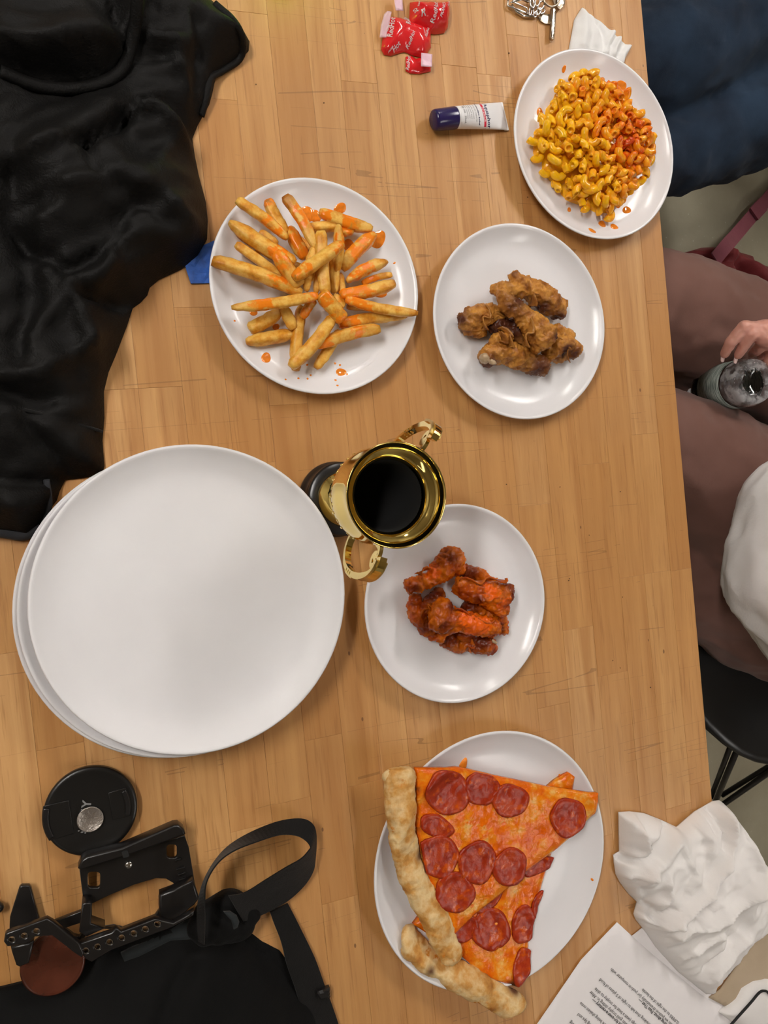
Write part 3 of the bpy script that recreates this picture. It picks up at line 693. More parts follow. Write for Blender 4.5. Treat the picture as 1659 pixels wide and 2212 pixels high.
wing('chicken_wing', 'plain flat at the bottom with a bare pale knuckle and a dark end', wc, 4.1475, [[(570, 1240, 92, 4), (690, 1190, 105, 6), (800, 1240, 100, 6), (920, 1300, 85, 5), (1020, 1330, 88, 4)], [(640, 1110, 60, 14), (720, 1080, 55, 18)]], 'wings', 'plain_wing_skin', 4, [(1030, 1340, .018), (600, 1300, .010)], (), [([(680, 1000, 0), (750, 1060, .003), (740, 1150, .002), (760, 1220, 0)], .032, .011, 5), ([(660, 1010, 0), (690, 1080, .002), (680, 1130, 0)], .034, .009, 8)], [(530, 1260, 48, .027), (600, 1290, 28, .040)], group=G)
wing('chicken_wing', 'plain wing half at the right edge of the brown heap', wc, 4.1475, [[(1120, 1180, 80, 8), (1210, 1130, 100, 8), (1300, 1170, 90, 6), (1350, 1180, 45, 8)], [(1170, 1010, 50, 12), (1260, 1080, 70, 8)], [(1110, 1230, 60, 4), (1220, 1240, 55, 4)]], 'wings', 'plain_wing_skin', 5, [(1240, 1190, .007), (1340, 1230, .008)], (), [([(1130, 1090, 0), (1200, 1100, .002), (1270, 1180, .002), (1290, 1270, 0)], .030, .008, 6)], group=G)
wing('chicken_wing', 'dark plain wing half hidden under the middle of the brown heap', wc, 4.1475, [[(640, 960, 90, 2), (780, 1000, 100, 4), (900, 1100, 90, 4)]], 'wings', 'plain_wing_skin', 6, [(640, 960, .02), (780, 1000, .02)], group=G)
rc = crop(5.184, 840, 1140); G = 'hot sauce chicken wings on the plate'
wing('hot_wing', 'hot wing drumette at the upper left, fat end pointing up', rc, 5.184, [[(240, 650, 78, 20), (330, 640, 75, 20), (460, 560, 85, 20), (590, 470, 125, 16), (700, 360, 140, 12)], [(600, 450, 100, 16), (750, 440, 95, 12)]], 'red', 'hot_wing_skin', 11, [(650, 330, .009), (250, 680, .007)], [(450, 500, .010)], [([(300, 520, 0), (450, 470, .002), (540, 520, 0)], .034, .005, 1)], group=G)
wing('hot_wing', 'broad hot wing at the right with a dark red upper edge', rc, 5.184, [[(790, 610, 55, 26), (930, 700, 90, 24), (1080, 740, 125, 22), (1230, 760, 135, 18), (1300, 720, 105, 16)], [(1150, 800, 110, 20), (1280, 940, 75, 16)], [(800, 680, 80, 22), (930, 760, 80, 20)]], 'red', 'hot_wing_skin', 12, [(1290, 620, .010), (940, 800, .007), (1370, 760, .007)], [(1050, 690, .012), (1200, 850, .010)], [([(800, 570, 0), (950, 600, .002), (1200, 580, .002), (1340, 600, 0)], .042, .006, 3)], group=G)
wing('hot_wing', 'glossy orange hot wing lying across the front on top', rc, 5.184, [[(600, 900, 105, 28), (560, 1040, 125, 24), (720, 1030, 125, 26), (880, 1060, 105, 28), (1030, 1100, 100, 26), (1150, 1120, 92, 22)], [(640, 1150, 70, 22), (580, 1230, 45, 20)]], 'red', 'hot_wing_skin', 13, [(530, 1080, .010), (620, 860, .008)], [(760, 960, .012), (980, 1060, .014), (850, 1120, .01)], [([(720, 870, 0), (860, 960, .002), (1000, 1020, .002), (1180, 1050, 0)], .046, .006, 2)], group=G)
wing('hot_wing', 'orange hot wing at the left edge under the others', rc, 5.184, [[(290, 800, 70, 6), (300, 940, 85, 4), (380, 1080, 95, 4), (480, 1180, 70, 6)], [(420, 900, 80, 6), (560, 740, 60, 4)]], 'red', 'hot_wing_skin', 14, [(440, 1120, .012), (520, 760, .015)], (), [([(400, 980, 0), (430, 890, .004), (490, 900, .004), (500, 960, 0)], .034, .006, 4)], group=G)
wing('hot_wing', 'dark hot wing at the bottom with a wide knob at its right', rc, 5.184, [[(640, 1240, 90, 4), (760, 1330, 60, 3), (900, 1300, 65, 4), (1060, 1300, 125, 5), (1120, 1330, 85, 6)], [(820, 1180, 70, 8), (960, 1230, 70, 8)]], 'red', 'hot_wing_skin', 15, [(1030, 1290, .016), (700, 1270, .012)], (), [([(900, 1240, 0), (920, 1330, .002), (900, 1380, 0)], .022, .006, 5)], [(1180, 1270, 22, .032)], group=G)
wing('hot_wing', 'dark hot wing peeking out behind at the top middle', rc, 5.184, [[(860, 490, 65, 8), (960, 530, 75, 6), (1060, 560, 70, 4), (1150, 620, 70, 4)]], 'red', 'hot_wing_skin', 16, [(950, 520, .014)], (), group=G)
wing('hot_wing', 'dark hot wing under the right side with its end sticking out', rc, 5.184, [[(900, 900, 90, 4), (1050, 930, 90, 5), (1230, 1050, 85, 4), (1275, 1130, 65, 3)]], 'red', 'hot_wing_skin', 17, [(900, 880, .018), (1250, 1120, .009)], (), group=G)

# ------------------------------------------------------------------ pizza
zc = crop(3.072, 790, 1560)
def pza(x, y, off):
    h = .02
    for _ in range(5): p = W(*zc(x, y), h); cx_, cy_, R__, hh_, z_ = PLATES['pizza']; h = plate_z(R__, hh_, min(math.hypot(p.x - cx_, p.y - cy_), R__ - .005)) - .0058 + off
    return W(*zc(x, y), h)
def psurf(P): cx_, cy_, R__, hh_, z_ = PLATES['pizza']; pr = sorted(plate_prof(R__, hh_)[12:]); return np.interp(np.minimum(np.hypot(P[:, 0] - cx_, P[:, 1] - cy_), R__ - .005), [q[0] for q in pr], [q[1] for q in pr]) - .0058
def pz(pts, h): return [pza(x, y, h) for x, y in pts]
def clip_convex(subj, clip):
    out = subj
    for i in range(len(clip)):
        a, b = clip[i], clip[(i + 1) % len(clip)]; inp = out; out = []
        def ins(p): return (b[0] - a[0]) * (p[1] - a[1]) - (b[1] - a[1]) * (p[0] - a[0]) >= 0
        for j in range(len(inp)):
            p, q = inp[j], inp[(j + 1) % len(inp)]
            if ins(p) != ins(q):
                x1, y1, x2, y2 = p[0], p[1], q[0], q[1]; den = (b[0] - a[0]) * (y2 - y1) - (b[1] - a[1]) * (x2 - x1)
                t = ((b[1] - a[1]) * (x1 - a[0]) - (b[0] - a[0]) * (y1 - a[1])) / den if abs(den) > 1e-15 else 0
                r_ = (x1 + (x2 - x1) * t, y1 + (y2 - y1) * t)
                if ins(p): out.append(p); out.append(r_)
                else: out.append(r_)
            elif ins(p): out.append(p)
        if not out: return []
    return out
up0 = Vector((0, 0, 1))
def slice_(name, label, poly, h, crust_nodes, peps, seed, burn, cuts=(), patch=()):
    wp = pz(poly, h); ctr = sum(wp, Vector()) / len(wp); ctr.z = TZ
    t = thing(name, label, 'pizza slice', ctr)
    def zf(P, d):
        e = 1 - np.exp(-d / .004)
        return TZ + psurf(P) + h - .0055 + .0050 * e + .0016 * nz(P, 70, seed) * e + .0009 * nz(P, 200, seed + 2) * e
    me = sheet(wp, .0028, zf, thick=.005)
    bw = [(pza(x, y, h), r) for x, y, r in burn]
    rim = np.array([(p.x, p.y) for p in wp]); pw_ = [(pza(x, y, h), r, a_) for x, y, r, a_ in patch]
    def f(co):
        n1 = noise.noise(Vector((co.x * 60, co.y * 60, seed))); b = sum(math.exp(-((co.x - p.x) ** 2 + (co.y - p.y) ** 2) / (r * r)) for p, r in bw)
        d = min(math.hypot(co.x - p[0], co.y - p[1]) for p in rim[::1]); pp_ = sum(a_ * math.exp(-((co.x - p.x) ** 2 + (co.y - p.y) ** 2) / (r * r)) for p, r, a_ in pw_)
        return .22 + .45 * n1 + pp_ + .5 * math.exp(-d / .004), b
    tint(me, f); adopt(link('cheese', me, 'pizza_cheese', smooth=True), t)
    # crust
    for ci, cn in enumerate(crust_nodes):
        P_ = []
        for x, y, r, l in cn:
            px, py = zc(x, y); rr = r / 3.072 * scl(px, py, h); P_.append((pza(x, y, h + l / 1000), rr))
        P_ = [(p - up0 * (float(psurf(np.array([[p.x, p.y]]))[0])), rr) for p, rr in P_]
        cm = blob([(a, ra, b, rb) for (a, ra), (b, rb) in zip(P_, P_[1:])], .0022, 4, [(.0038, 40, False), (.0020, 120, True), (.0007, 400, False)], flat=.50, base=TZ + h - .0095)
        for v in cm.vertices:
            for (qx, qy), (nx_, ny_) in cuts:
                q = pza(qx, qy, h); nn = Vector((nx_, ny_, 0)).normalized(); e = (v.co - q).xy.dot(nn.xy)
                if e > 0: v.co -= nn * e * .88
        Q_ = psurf(np.array([(v.co.x, v.co.y) for v in cm.vertices]))
        for v, q in zip(cm.vertices, Q_): v.co.z += q
        cm.update()
        tint(cm, lambda co: (max(0, noise.noise(co * 32 + Vector((seed, 0, 0)))) * .85, sum(math.exp(-((co.x - p.x) ** 2 + (co.y - p.y) ** 2) / (r * r)) for p, r in bw) + .35 * max(0, noise.noise(co * 60))))
        adopt(link('crust', cm, 'pizza_crust', smooth=True), t)
    sub = [(p.x, p.y) for p in wp]
    for i, (x, y, rx, ry, an) in enumerate(peps):
        ring = []
        for q in range(28):
            a = 2 * math.pi * q / 28; u_, v_ = math.cos(a) * rx, math.sin(a) * ry; g_ = 1.06 + .035 * math.sin(3 * a + i) + .03 * math.sin(5 * a + 2 * i); u_ *= g_; v_ *= g_; ring.append(pza(x + u_ * math.cos(an) - v_ * math.sin(an), y + u_ * math.sin(an) + v_ * math.cos(an), h))
        area = sum(ring[k].x * ring[(k + 1) % 28].y - ring[(k + 1) % 28].x * ring[k].y for k in range(28))
        if area < 0: ring = ring[::-1]
        pol = clip_convex(sub, [(p.x, p.y) for p in ring])
        if len(pol) < 3: continue
        c = sum(ring, Vector()) / 28; tx, ty = random.uniform(-.02, .02), random.uniform(-.02, .02); R_ = rx / 3.072 * .0005
        def pf(P, d):
            r = np.hypot(P[:, 0] - c.x, P[:, 1] - c.y) / R_
            return TZ + psurf(P) + h + .0007 + .0012 * np.clip(r, 0, 1) ** 3 + .0010 * nz(P, 70, 9) + (P[:, 0] - c.x) * tx + (P[:, 1] - c.y) * ty + .0008 * nz(P, 160, i) - .0008 * (d < .0005)
        pm = sheet(pol, .0024, pf, thick=.0022); tint(pm, lambda co: (.30 + .35 * noise.noise(co * 80), .3 * max(0, noise.noise(co * 150))))
        adopt(link('pepperoni', pm, 'pepperoni', smooth=True), t)
    return t
h2, h1 = .0165, .030
slice_('pizza_slice', 'lower pepperoni pizza slice, its pale crust pointing to the bottom of the plate',
       [(1390, 455), (1405, 372), (1368, 345), (1225, 440), (900, 600), (600, 1000), (330, 1360), (640, 1560), (780, 1690), (1040, 1790), (1085, 1740), (1095, 1500), (1110, 1350), (1160, 1180), (1200, 1040), (1250, 880), (1330, 700)], h2,
       [[(300, 1420, 55, -1), (330, 1500, 88, -2), (450, 1590, 90, -2), (600, 1690, 90, -2), (760, 1790, 95, -2), (900, 1860, 95, -2), (985, 1900, 92, -2), (1000, 1940, 62, -3)]],
       [(830, 1375, 122, 135, 0), (655, 1370, 95, 75, -.7), (1050, 1340, 78, 122, .2), (1042, 1625, 58, 130, .15), (1150, 960, 110, 42, -.5), (1150, 1210, 42, 90, .3), (800, 1170, 110, 70, -.7)], 5, [(990, 1770, .007), (430, 1650, .006), (1010, 1790, .005)], [((1000, 1940), (.25, -1))], [(1050, 1150, .012, .3), (900, 1250, .01, .3), (800, 1600, .02, -.3), (950, 1500, .014, -.2)])
slice_('pizza_slice', 'upper pepperoni pizza slice, thick floury crust on the left, tip at the right',
       [(352, 322), (520, 318), (620, 308), (890, 368), (1230, 440), (1440, 470), (1575, 488), (1572, 545), (1540, 620), (1430, 730), (1290, 850), (1080, 1005), (1000, 1080), (900, 1165), (740, 1290), (590, 1440), (540, 1330), (440, 1130), (390, 960), (345, 700)], h1,
       [[(240, 395, 108, 1), (240, 560, 108, 2), (255, 760, 108, 2), (300, 960, 100, 2), (370, 1130, 95, 3), (450, 1290, 95, 3), (530, 1440, 95, 3), (575, 1555, 82, 2)], [(175, 370, 50, 1), (300, 372, 52, 1)]],
       [(545, 470, 135, 140, .2), (770, 440, 112, 108, 0), (958, 520, 118, 105, 0), (1342, 632, 112, 125, .15), (480, 890, 132, 135, 0), (738, 930, 118, 140, .3), (955, 960, 105, 125, .4), (590, 1130, 125, 130, 0), (470, 690, 110, 70, .4)], 9, [(360, 890, .006), (355, 470, .004), (345, 720, .004)], [((240, 316), (0, 1)), ((590, 1620), (.55, -1))], [(820, 640, .020, .55), (720, 560, .012, .3), (1100, 520, .010, -.5), (1010, 700, .012, -.5), (1150, 800, .016, -.35), (1250, 480, .010, -.3), (1180, 640, .010, .3), (500, 720, .014, .35), (380, 600, .01, .4), (620, 800, .01, .3)])
p = zc(645, 285)
o = puddle('pizza', p[0], p[1], 8, 17, .25, 'orange drip of grease and cheese above the pizza slice', seed=3, name='grease_drip', th=.003, cat='grease drip')
for x, y, lab in [(1285, 352, 'tiny red crumb near the pizza tip'), (1503, 1045, 'tiny red crumb at the right of the pizza plate')]: puddle('pizza', *zc(x, y), 2, 3, 0, lab, 'crumbs on the pizza plate', name='pizza_crumb', th=.0012, cat='crumb')

# ------------------------------------------------------------------ trophy cup
tb = W(717, 1079); troph = thing('trophy_cup', 'gold two-handled trophy cup with black inside on a round black base', 'trophy', (tb.x + .003, tb.y, TZ))
RH = .188
def zs(z): return z if z < .036 else .036 + (z - .036) * (RH - .036) / (.160 - .036)
def tp(name, prof, mat, n=72): return link(name, lathe([(r * (.955 if zs(z) > .085 else 1), zs(z)) for r, z in prof], n), mat, troph, smooth=True)
Z0 = .160
tp('base', [(0, 0), (.039, 0), (.041, .002), (.041, .006), (.0385, .009), (.037, .011), (.037, .028), (.039, .030), (.039, .033), (.037, .035), (.030, .036), (0, .036)], 'black_plastic')
tp('foot', [(0, .036), (.0285, .036), (.0290, .0375), (.0280, .039), (.024, .041), (.020, .046), (.014, .052), (.009, .057), (.0065, .062), (.006, .068), (.009, .071), (.010, .074), (.0065, .077), (.008, .080), (.0, .080)], 'gold_plate')
tp('bowl', [(0, .078), (.010, .079), (.022, .084), (.034, .093), (.042, .104), (.0465, .117), (.0475, .124), (.0465, .131), (.0445, .138), (.0440, .146), (.0455, .153), (.0480, .158), (.0487, Z0 - .0006), (.0484, Z0), (.0478, Z0), (.0470, Z0 - .0035), (.0452, Z0 - .0072), (.0425, Z0 - .0095), (.0390, Z0 - .0110), (.0362, Z0 - .0128), (.0345, Z0 - .0152), (.0340, Z0 - .0170), (.0340, Z0 - .022)], 'gold_plate', 96)
tp('liner', [(.0341, Z0 - .0172), (.0335, Z0 - .03), (.031, .10), (.02, .088), (0, .086)], 'black_liner')
# raised ornament band round the bowl
bm = bmesh.new()
for k in range(36):
    a = 2 * math.pi * k / 36; r = bmesh.ops.create_icosphere(bm, subdivisions=1, radius=.0019)['verts']
    for v in r: v.co = Matrix.Rotation(a, 3, 'Z') @ (Vector((v.co.x * .6, v.co.y * (1.6 if k % 2 else .8), v.co.z * (1 if k % 2 else 2.0))) + Vector((.0445, 0, zs(.117 + .002 * (k % 2)))))
link('ornament_band', bm_mesh(bm), 'gold_plate', troph, smooth=True)
def handle(ang):
    # curve in the plane (radial r, height z): C shape with a scroll at its top
    pts = [(.034, .092), (.043, .086), (.054, .086), (.066, .094), (.0735, .110), (.0760, .128), (.0745, .146), (.0700, .158), (.063, .166), (.0565, .166)]
    pts = [(r * 1.0, zs(z)) for r, z in pts]; R_ = Matrix.Rotation(ang, 3, 'Z'); line = smoothline([R_ @ Vector((r, 0, z)) for r, z in pts], 7); tan = R_ @ Vector((0, 1, 0))
    n = len(line); h = link('handle', sweep(line, lambda i: rect((.0042 + .0058 * (i / n) ** 2), .0062), ups=[tan] * n), 'gold_plate', troph)
    for r in h.data.polygons: r.use_smooth = False
    sc = [(.0480 + .0075 * (1 - t / 16) * math.cos(2.2 + t * .62) + .012, zs(.1535) + .0075 * (1 - t / 16) * math.sin(2.2 + t * .62)) for t in range(14)]
    l2 = smoothline([R_ @ Vector((.0445, 0, zs(.150))), R_ @ Vector((.0485, 0, zs(.158)))] + [R_ @ Vector((r, 0, z)) for r, z in sc], 4)
    s2 = link('scroll', sweep(l2, lambda i: rect(.0046, .0034), ups=[tan] * len(l2)), 'gold_plate', h, smooth=False)
    for j, (r, z) in enumerate([(.0722, .103), (.0738, .108), (.0750, .113)]):
        c = R_ @ Vector((r, 0, zs(z))); m = blob([(c, .0042, c + Vector((0, 0, .0004)), .0042)], .0010, 2); link('bead', m, 'gold_plate', h, smooth=True)
    cl = [R_ @ Vector((.0595, 0, zs(.1675))), R_ @ Vector((.068, 0, zs(.1635))), R_ @ Vector((.0745, 0, zs(.154))), R_ @ Vector((.0775, 0, zs(.142)))]
    link('cap_plate', sweep(smoothline(cl, 5), lambda i: rect(.0026, .0110), ups=[tan] * 16), 'brushed_gold', h)
ra = W(925, 925, .17) - Vector((troph.location.x, troph.location.y, 0)); rb = W(800, 1215, .17) - Vector((troph.location.x, troph.location.y, 0))
handle(math.atan2(ra.y, ra.x)); handle(math.atan2(rb.y, rb.x))

# ------------------------------------------------------------------ lens cap and coin
lc = crop(3.736, 0, 1620)
cx, cy = -.0012987 * .810 * 1.0, -.3504 * .810
cap = thing('lens_cap', 'large round black plastic lens cap with a coin on it', 'lens cap', (cx, cy, TZ))
RC = .0526 * .812
link('body', lathe([(0, .0), (RC - .002, 0), (RC - .0008, .002), (RC - .0008, .006), (RC, .007), (RC, .0095), (RC - .0012, .0108), (RC - .004, .0112), (RC - .0055, .0108), (0, .0104)], 96), 'matte_black_plastic', cap, smooth=True)
pa_ = W(*lc(370, 590), .01); pb_ = W(*lc(1010, 420), .01); cang = math.atan2((pb_ - pa_).y, (pb_ - pa_).x)
for sgn in (-1, 1):
    r0, r1 = RC * .42, RC * (1.02 if sgn < 0 else .86); a = .40; lp = []
    for k in range(9): t = -a + 2 * a * k / 8; lp.append((r1 * math.cos(t), r1 * math.sin(t)))
    lp += [(r0, r1 * math.sin(a) * .95), (r0, -r1 * math.sin(a) * .95)]
    m = flat_mesh([lp], .0106, .0014, .0004); m.transform(Matrix.Rotation(cang + (math.pi if sgn < 0 else 0), 4, 'Z'))
    s_ = link('pinch_tab', m, 'matte_black_plastic', cap)
    lp2 = []
    for k in range(9): t = -a * .9 + 1.8 * a * k / 8; lp2.append((r1 * .985 * math.cos(t), r1 * .985 * math.sin(t)))
    for k in range(8, -1, -1): t = -a * .9 + 1.8 * a * k / 8; lp2.append((r1 * .86 * math.cos(t), r1 * .86 * math.sin(t)))
    m = flat_mesh([lp2], .0118, .0022, .0008); m.transform(Matrix.Rotation(cang + (math.pi if sgn < 0 else 0), 4, 'Z')); link('finger_ridge', m, 'black_plastic', s_)
m = text_mesh('SONY', .0115, .00008, True, spacing=1.15)
q0 = W(*lc(690, 690), .0105); q1 = W(*lc(740, 395), .0105); dv = (q1 - q0)
m.transform(Matrix.Translation((q0.x - cx, q0.y - cy, .01055)) @ Matrix.Rotation(math.atan2(dv.y, dv.x), 4, 'Z')); link('lettering', m, 'grey_print', cap)
qc = W(*lc(728, 557), .012); o = link('coin', lathe([(0, 0), (.0118, 0), (.0121, .0003), (.0121, .0014), (.0118, .0017), (.0112, .0016), (.0108, .0014), (0, .0014)], 64), 'nickel_coin', smooth=True); o.location = (qc.x, qc.y, TZ + .0122)
coin = o; tag(o, 'silver coin lying on the middle of the black lens cap', 'coin')
m = blob([((-.001, -.002, .0008), .0040, (.0005, .003, .0008), .0026), ((.0005, .003, .0008), .0018, (.003, .006, .0008), .001), ((-.001, -.002, .0008), .004, (-.001, -.007, .0008), .005)], .0005, 2, [(.0006, 900, False)], flat=.35); ad = link('relief', m, 'nickel_coin', o, smooth=True); ad.location = (0, 0, .0016)

# ------------------------------------------------------------------ camera cage and amber disc
gc = crop(3.736, 0, 1620)
def gw(pts, h): return [W(*gc(x, y), h) for x, y in pts]
c0 = W(*gc(900, 1100)); cage = thing('camera_cage', 'black metal camera cage frame lying beside the lens cap', 'camera cage', (c0.x, c0.y, TZ))
def cplate(name, loops, h, th, mat='black_metal', bev=.0006, par=None):
    L = [[(p.x - c0.x, p.y - c0.y) for p in gw(lp, h)] for lp in loops]; m = flat_mesh(L, h - th, th, bev)
    return link(name, m, mat, par or cage)
def oval(cx_, cy_, rx, ry, n=14, an=0): return [(cx_ + rx * math.cos(2 * math.pi * i / n) * math.cos(an) - ry * math.sin(2 * math.pi * i / n) * math.sin(an), cy_ + rx * math.cos(2 * math.pi * i / n) * math.sin(an) + ry * math.sin(2 * math.pi * i / n) * math.cos(an)) for i in range(n)]
def rrect(x0, y0, x1, y1, r, an=0):
    pts = []; mx, my = (x0 + x1) / 2, (y0 + y1) / 2
    for (qx, qy, a0) in ((x1 - r, y1 - r, 0), (x0 + r, y1 - r, 90), (x0 + r, y0 + r, 180), (x1 - r, y0 + r, 270)):
        for k in range(4): a = math.radians(a0 + 30 * k); pts.append((qx + r * math.cos(a), qy + r * math.sin(a)))
    return [(mx + (x - mx) * math.cos(an) - (y - my) * math.sin(an), my + (x - mx) * math.sin(an) + (y - my) * math.cos(an)) for x, y in pts]
an = -.32
bp = cplate('back_plate', [[(640, 960), (680, 1270), (740, 1450), (850, 1440), (920, 1430), (1000, 1450), (1250, 1360), (1400, 1370), (1569, 1250), (1605, 1200), (1570, 1060), (1525, 790), (1490, 690), (650, 960)],
   [(745, 1240), (890, 1170), (1080, 1090), (1260, 1035), (1340, 1040), (1400, 1075), (1412, 1110), (1380, 1125), (1290, 1160), (1280, 1190), (1285, 1290), (1250, 1340), (980, 1445), (800, 1435), (740, 1400), (725, 1350)],
   rrect(708, 985, 808, 1115, 26), rrect(1345, 765, 1430, 875, 26), [(1385, 1360), (1410, 1320), (1500, 1275), (1525, 1270), (1500, 1300), (1440, 1330)]], .016, .005)
cplate('upper_lip', [[(628, 960), (655, 890), (700, 860), (980, 790), (1400, 610), (1440, 605), (1485, 640), (1500, 680), (1490, 690), (1050, 850), (650, 975)]], .030, .016, bev=.002)
cplate('slot_recess', [rrect(985, 815, 1040, 870, 12, an)], .0310, .0012, 'dark_print', .0002)
for i, (x, y) in enumerate([(1470, 960), (1475, 1005), (1480, 1045), (1440, 890)]):
    cplate('rib', [rrect(x - 45 + i * 5, y - 7, x + 25, y + 5, 5, an)], .0185, .0025, bev=.0003)
s_ = W(*gc(1038, 930), .018); o = link('screw', lathe([(0, 0), (.0034, 0), (.0036, .0006), (.0036, .0018), (.0030, .0026), (0, .0027)], 24), 'steel', cage, smooth=True); o.location = (s_.x - c0.x, s_.y - c0.y, .016)
cplate('right_post', [[(1285, 1290), (1290, 1170), (1400, 1130), (1560, 1050), (1610, 1200), (1569, 1250), (1400, 1400), (1300, 1400)]], .030, .014, bev=.002)
holes = [oval(x, y, 25, 21) for x, y in [(693, 1620), (787, 1588), (884, 1550), (982, 1515), (1080, 1480), (1174, 1445), (1270, 1405)]]
cplate('perforated_rail', [[(650, 1560), (900, 1475), (935, 1440), (960, 1450), (980, 1470), (1250, 1365), (1400, 1400), (1520, 1330), (1569, 1300), (1560, 1340), (1400, 1430), (900, 1620), (740, 1715), (690, 1690), (640, 1620)]] + holes, .045, .009, bev=.0012)
for k, lp in enumerate(holes):
    pts = gw(lp, .0455); m = sweep([p - Vector((c0.x, c0.y, TZ)) for p in pts], lambda i: circ(.0004, 6), closed=True); link('hole_rim', m, 'steel', cage)
holes2 = [oval(x, y, 26, 20) for x, y in [(95, 1530), (195, 1500), (295, 1462)]]
cplate('stepped_arm', [[(40, 1490), (60, 1475), (380, 1362), (430, 1390), (640, 1560), (680, 1640), (660, 1680), (600, 1640), (420, 1500), (280, 1510), (230, 1560), (60, 1590), (30, 1550)]] + holes2, .048, .008, bev=.0012)
for lp in holes2:
    pts = gw(lp, .0483); link('hole_rim', sweep([p - Vector((c0.x, c0.y, TZ)) for p in pts], lambda i: circ(.0003, 6), closed=True), 'steel', cage)
cplate('end_foot', [[(85, 1590), (230, 1555), (275, 1540), (235, 1725), (160, 1757), (130, 1745), (95, 1640)]], .040, .012, bev=.002)
cplate('left_wing', [[(75, 1450), (80, 1350), (155, 1110), (175, 1095), (235, 1095), (250, 1115), (320, 1370), (300, 1400), (100, 1460)]], .012, .006, bev=.001)
cplate('lower_bar', [[(430, 1390), (650, 1305), (740, 1260), (745, 1440), (680, 1520), (640, 1540), (480, 1430)], [(520, 1440), (660, 1395), (680, 1450), (640, 1510), (600, 1500)]], .020, .006)
cplate('side_strut', [[(665, 1240), (740, 1235), (735, 1400), (850, 1440), (700, 1510), (640, 1470)]], .034, .018, bev=.001)
dc = crop(3.736, 0, 1620); q = W(*dc(428, 1720), .024); rr = 245 / 3.736 * scl(115, 2080, .024)
o = link('amber_disc', lathe([(0, .0), (rr - .002, 0), (rr, .0015), (rr, .004), (rr - .0015, .0055), (rr - .004, .0050), (0, .0048)], 64), 'amber_resin', smooth=True); o.location = (q.x, q.y, TZ + .022); o.rotation_euler = (-.10, 0, 0)
tag(o, 'reddish brown round disc lying under the stepped arm of the camera cage', 'disc')
q = W(1, 1962, .01); o = link('screw_knob', blob([(Vector((0, 0, .006)), .006, Vector((.002, 0, .008)), .005)], .001, 2), 'black_plastic', smooth=True); o.location = (q.x - .004, q.y, TZ)
tag(o, 'small black knob cut by the left edge, left of the camera cage', 'knob')

# ------------------------------------------------------------------ camera bag and straps
bag_out = [(-400, 2220), (-200, 2190), (0, 2155), (60, 2140), (170, 2098), (282, 2052), (372, 2012), (428, 1985), (470, 1975), (500, 1990), (530, 2020), (575, 2055), (590, 2062), (612, 2073), (640, 2110), (700, 2200), (730, 2300), (760, 2420), (760, 2500), (-400, 2500)]
hb = .02
bw_ = [W(x, y, hb) for x, y in bag_out]; c0b = W(350, 2200); bagt = thing('camera_bag', 'black padded camera bag with mesh panel at the lower left corner', 'bag', (c0b.x, c0b.y, TZ))
rid1 = [W(x, y, .04) for x, y in [(0, 2190), (180, 2130), (330, 2060), (440, 2040)]]; rid2 = [W(x, y, .05) for x, y in [(300, 2330), (380, 2160), (420, 2100), (560, 2090), (680, 2200)]]; rid3 = [W(x, y, .05) for x, y in [(220, 2212), (250, 2130), (330, 2050)]]
def bagz(P, d):
    z = TZ + .070 * (1 - np.exp(-(d / .07) ** 1.2)) + .001
    a, _ = line_dist(P, rid1); z += .006 * gauss(a, .010); a, _ = line_dist(P, rid2); z -= .008 * gauss(a, .007); a, _ = line_dist(P, rid3); z -= .006 * gauss(a, .006)
    z += (.006 * nz(P, 14, 3) + .0015 * nz(P, 60, 4)) * (1 - np.exp(-d / .02)); return z
adopt(link('body', sheet(bw_, .006, bagz, base=TZ + .0005), 'bag_mesh', smooth=True), bagt)
def overz(P, pts, off=.002): return None
pp = [W(x, y, .026) for x, y in [(262, 2080), (300, 2062), (371, 2028), (424, 2000), (437, 2034), (371, 2046), (302, 2080), (270, 2092)]]
def padz(P, d): return TZ + .070 * (1 - np.exp(-((np.array([min(seg_dist(np.array([[a, b]]), (bw_[i].x, bw_[i].y), (bw_[(i + 1) % len(bw_)].x, bw_[(i + 1) % len(bw_)].y))[0][0] for i in range(len(bw_))) for a, b in P])) / .07) ** 1.2)) + .006 + .002 * (1 - np.exp(-d / .004))
adopt(link('grey_panel', sheet(pp, .005, padz, thick=.004), 'grey_padding', smooth=True), bagt)
def ribbon(pts, width, normals, th=.0014):
    """strap: pts centre line, normals = width directions"""
    P_ = smoothline(pts, 8); N_ = smoothline(normals, 8)
    vs = []; fs = []
    for i, p in enumerate(P_):
        a = P_[max(0, i - 1)]; b = P_[min(len(P_) - 1, i + 1)]; t = (b - a).normalized(); s = N_[i].normalized(); s = (s - t * s.dot(t)).normalized(); u_ = t.cross(s)
        for x, y in ((-.5, -.5), (.5, -.5), (.5, .5), (-.5, .5)): vs.append(p + s * x * width + u_ * y * th)
    n = len(P_)
    for i in range(n - 1):
        for q in range(4): fs.append((i * 4 + q, i * 4 + (q + 1) % 4, (i + 1) * 4 + (q + 1) % 4, (i + 1) * 4 + q))
    fs.append((3, 2, 1, 0)); fs.append(((n - 1) * 4, (n - 1) * 4 + 1, (n - 1) * 4 + 2, (n - 1) * 4 + 3))
    me = mesh(vs, fs); bm = bmesh.new(); bm.from_mesh(me); bpy.data.meshes.remove(me); return bm_mesh(bm)
up = Vector((0, 0, 1))
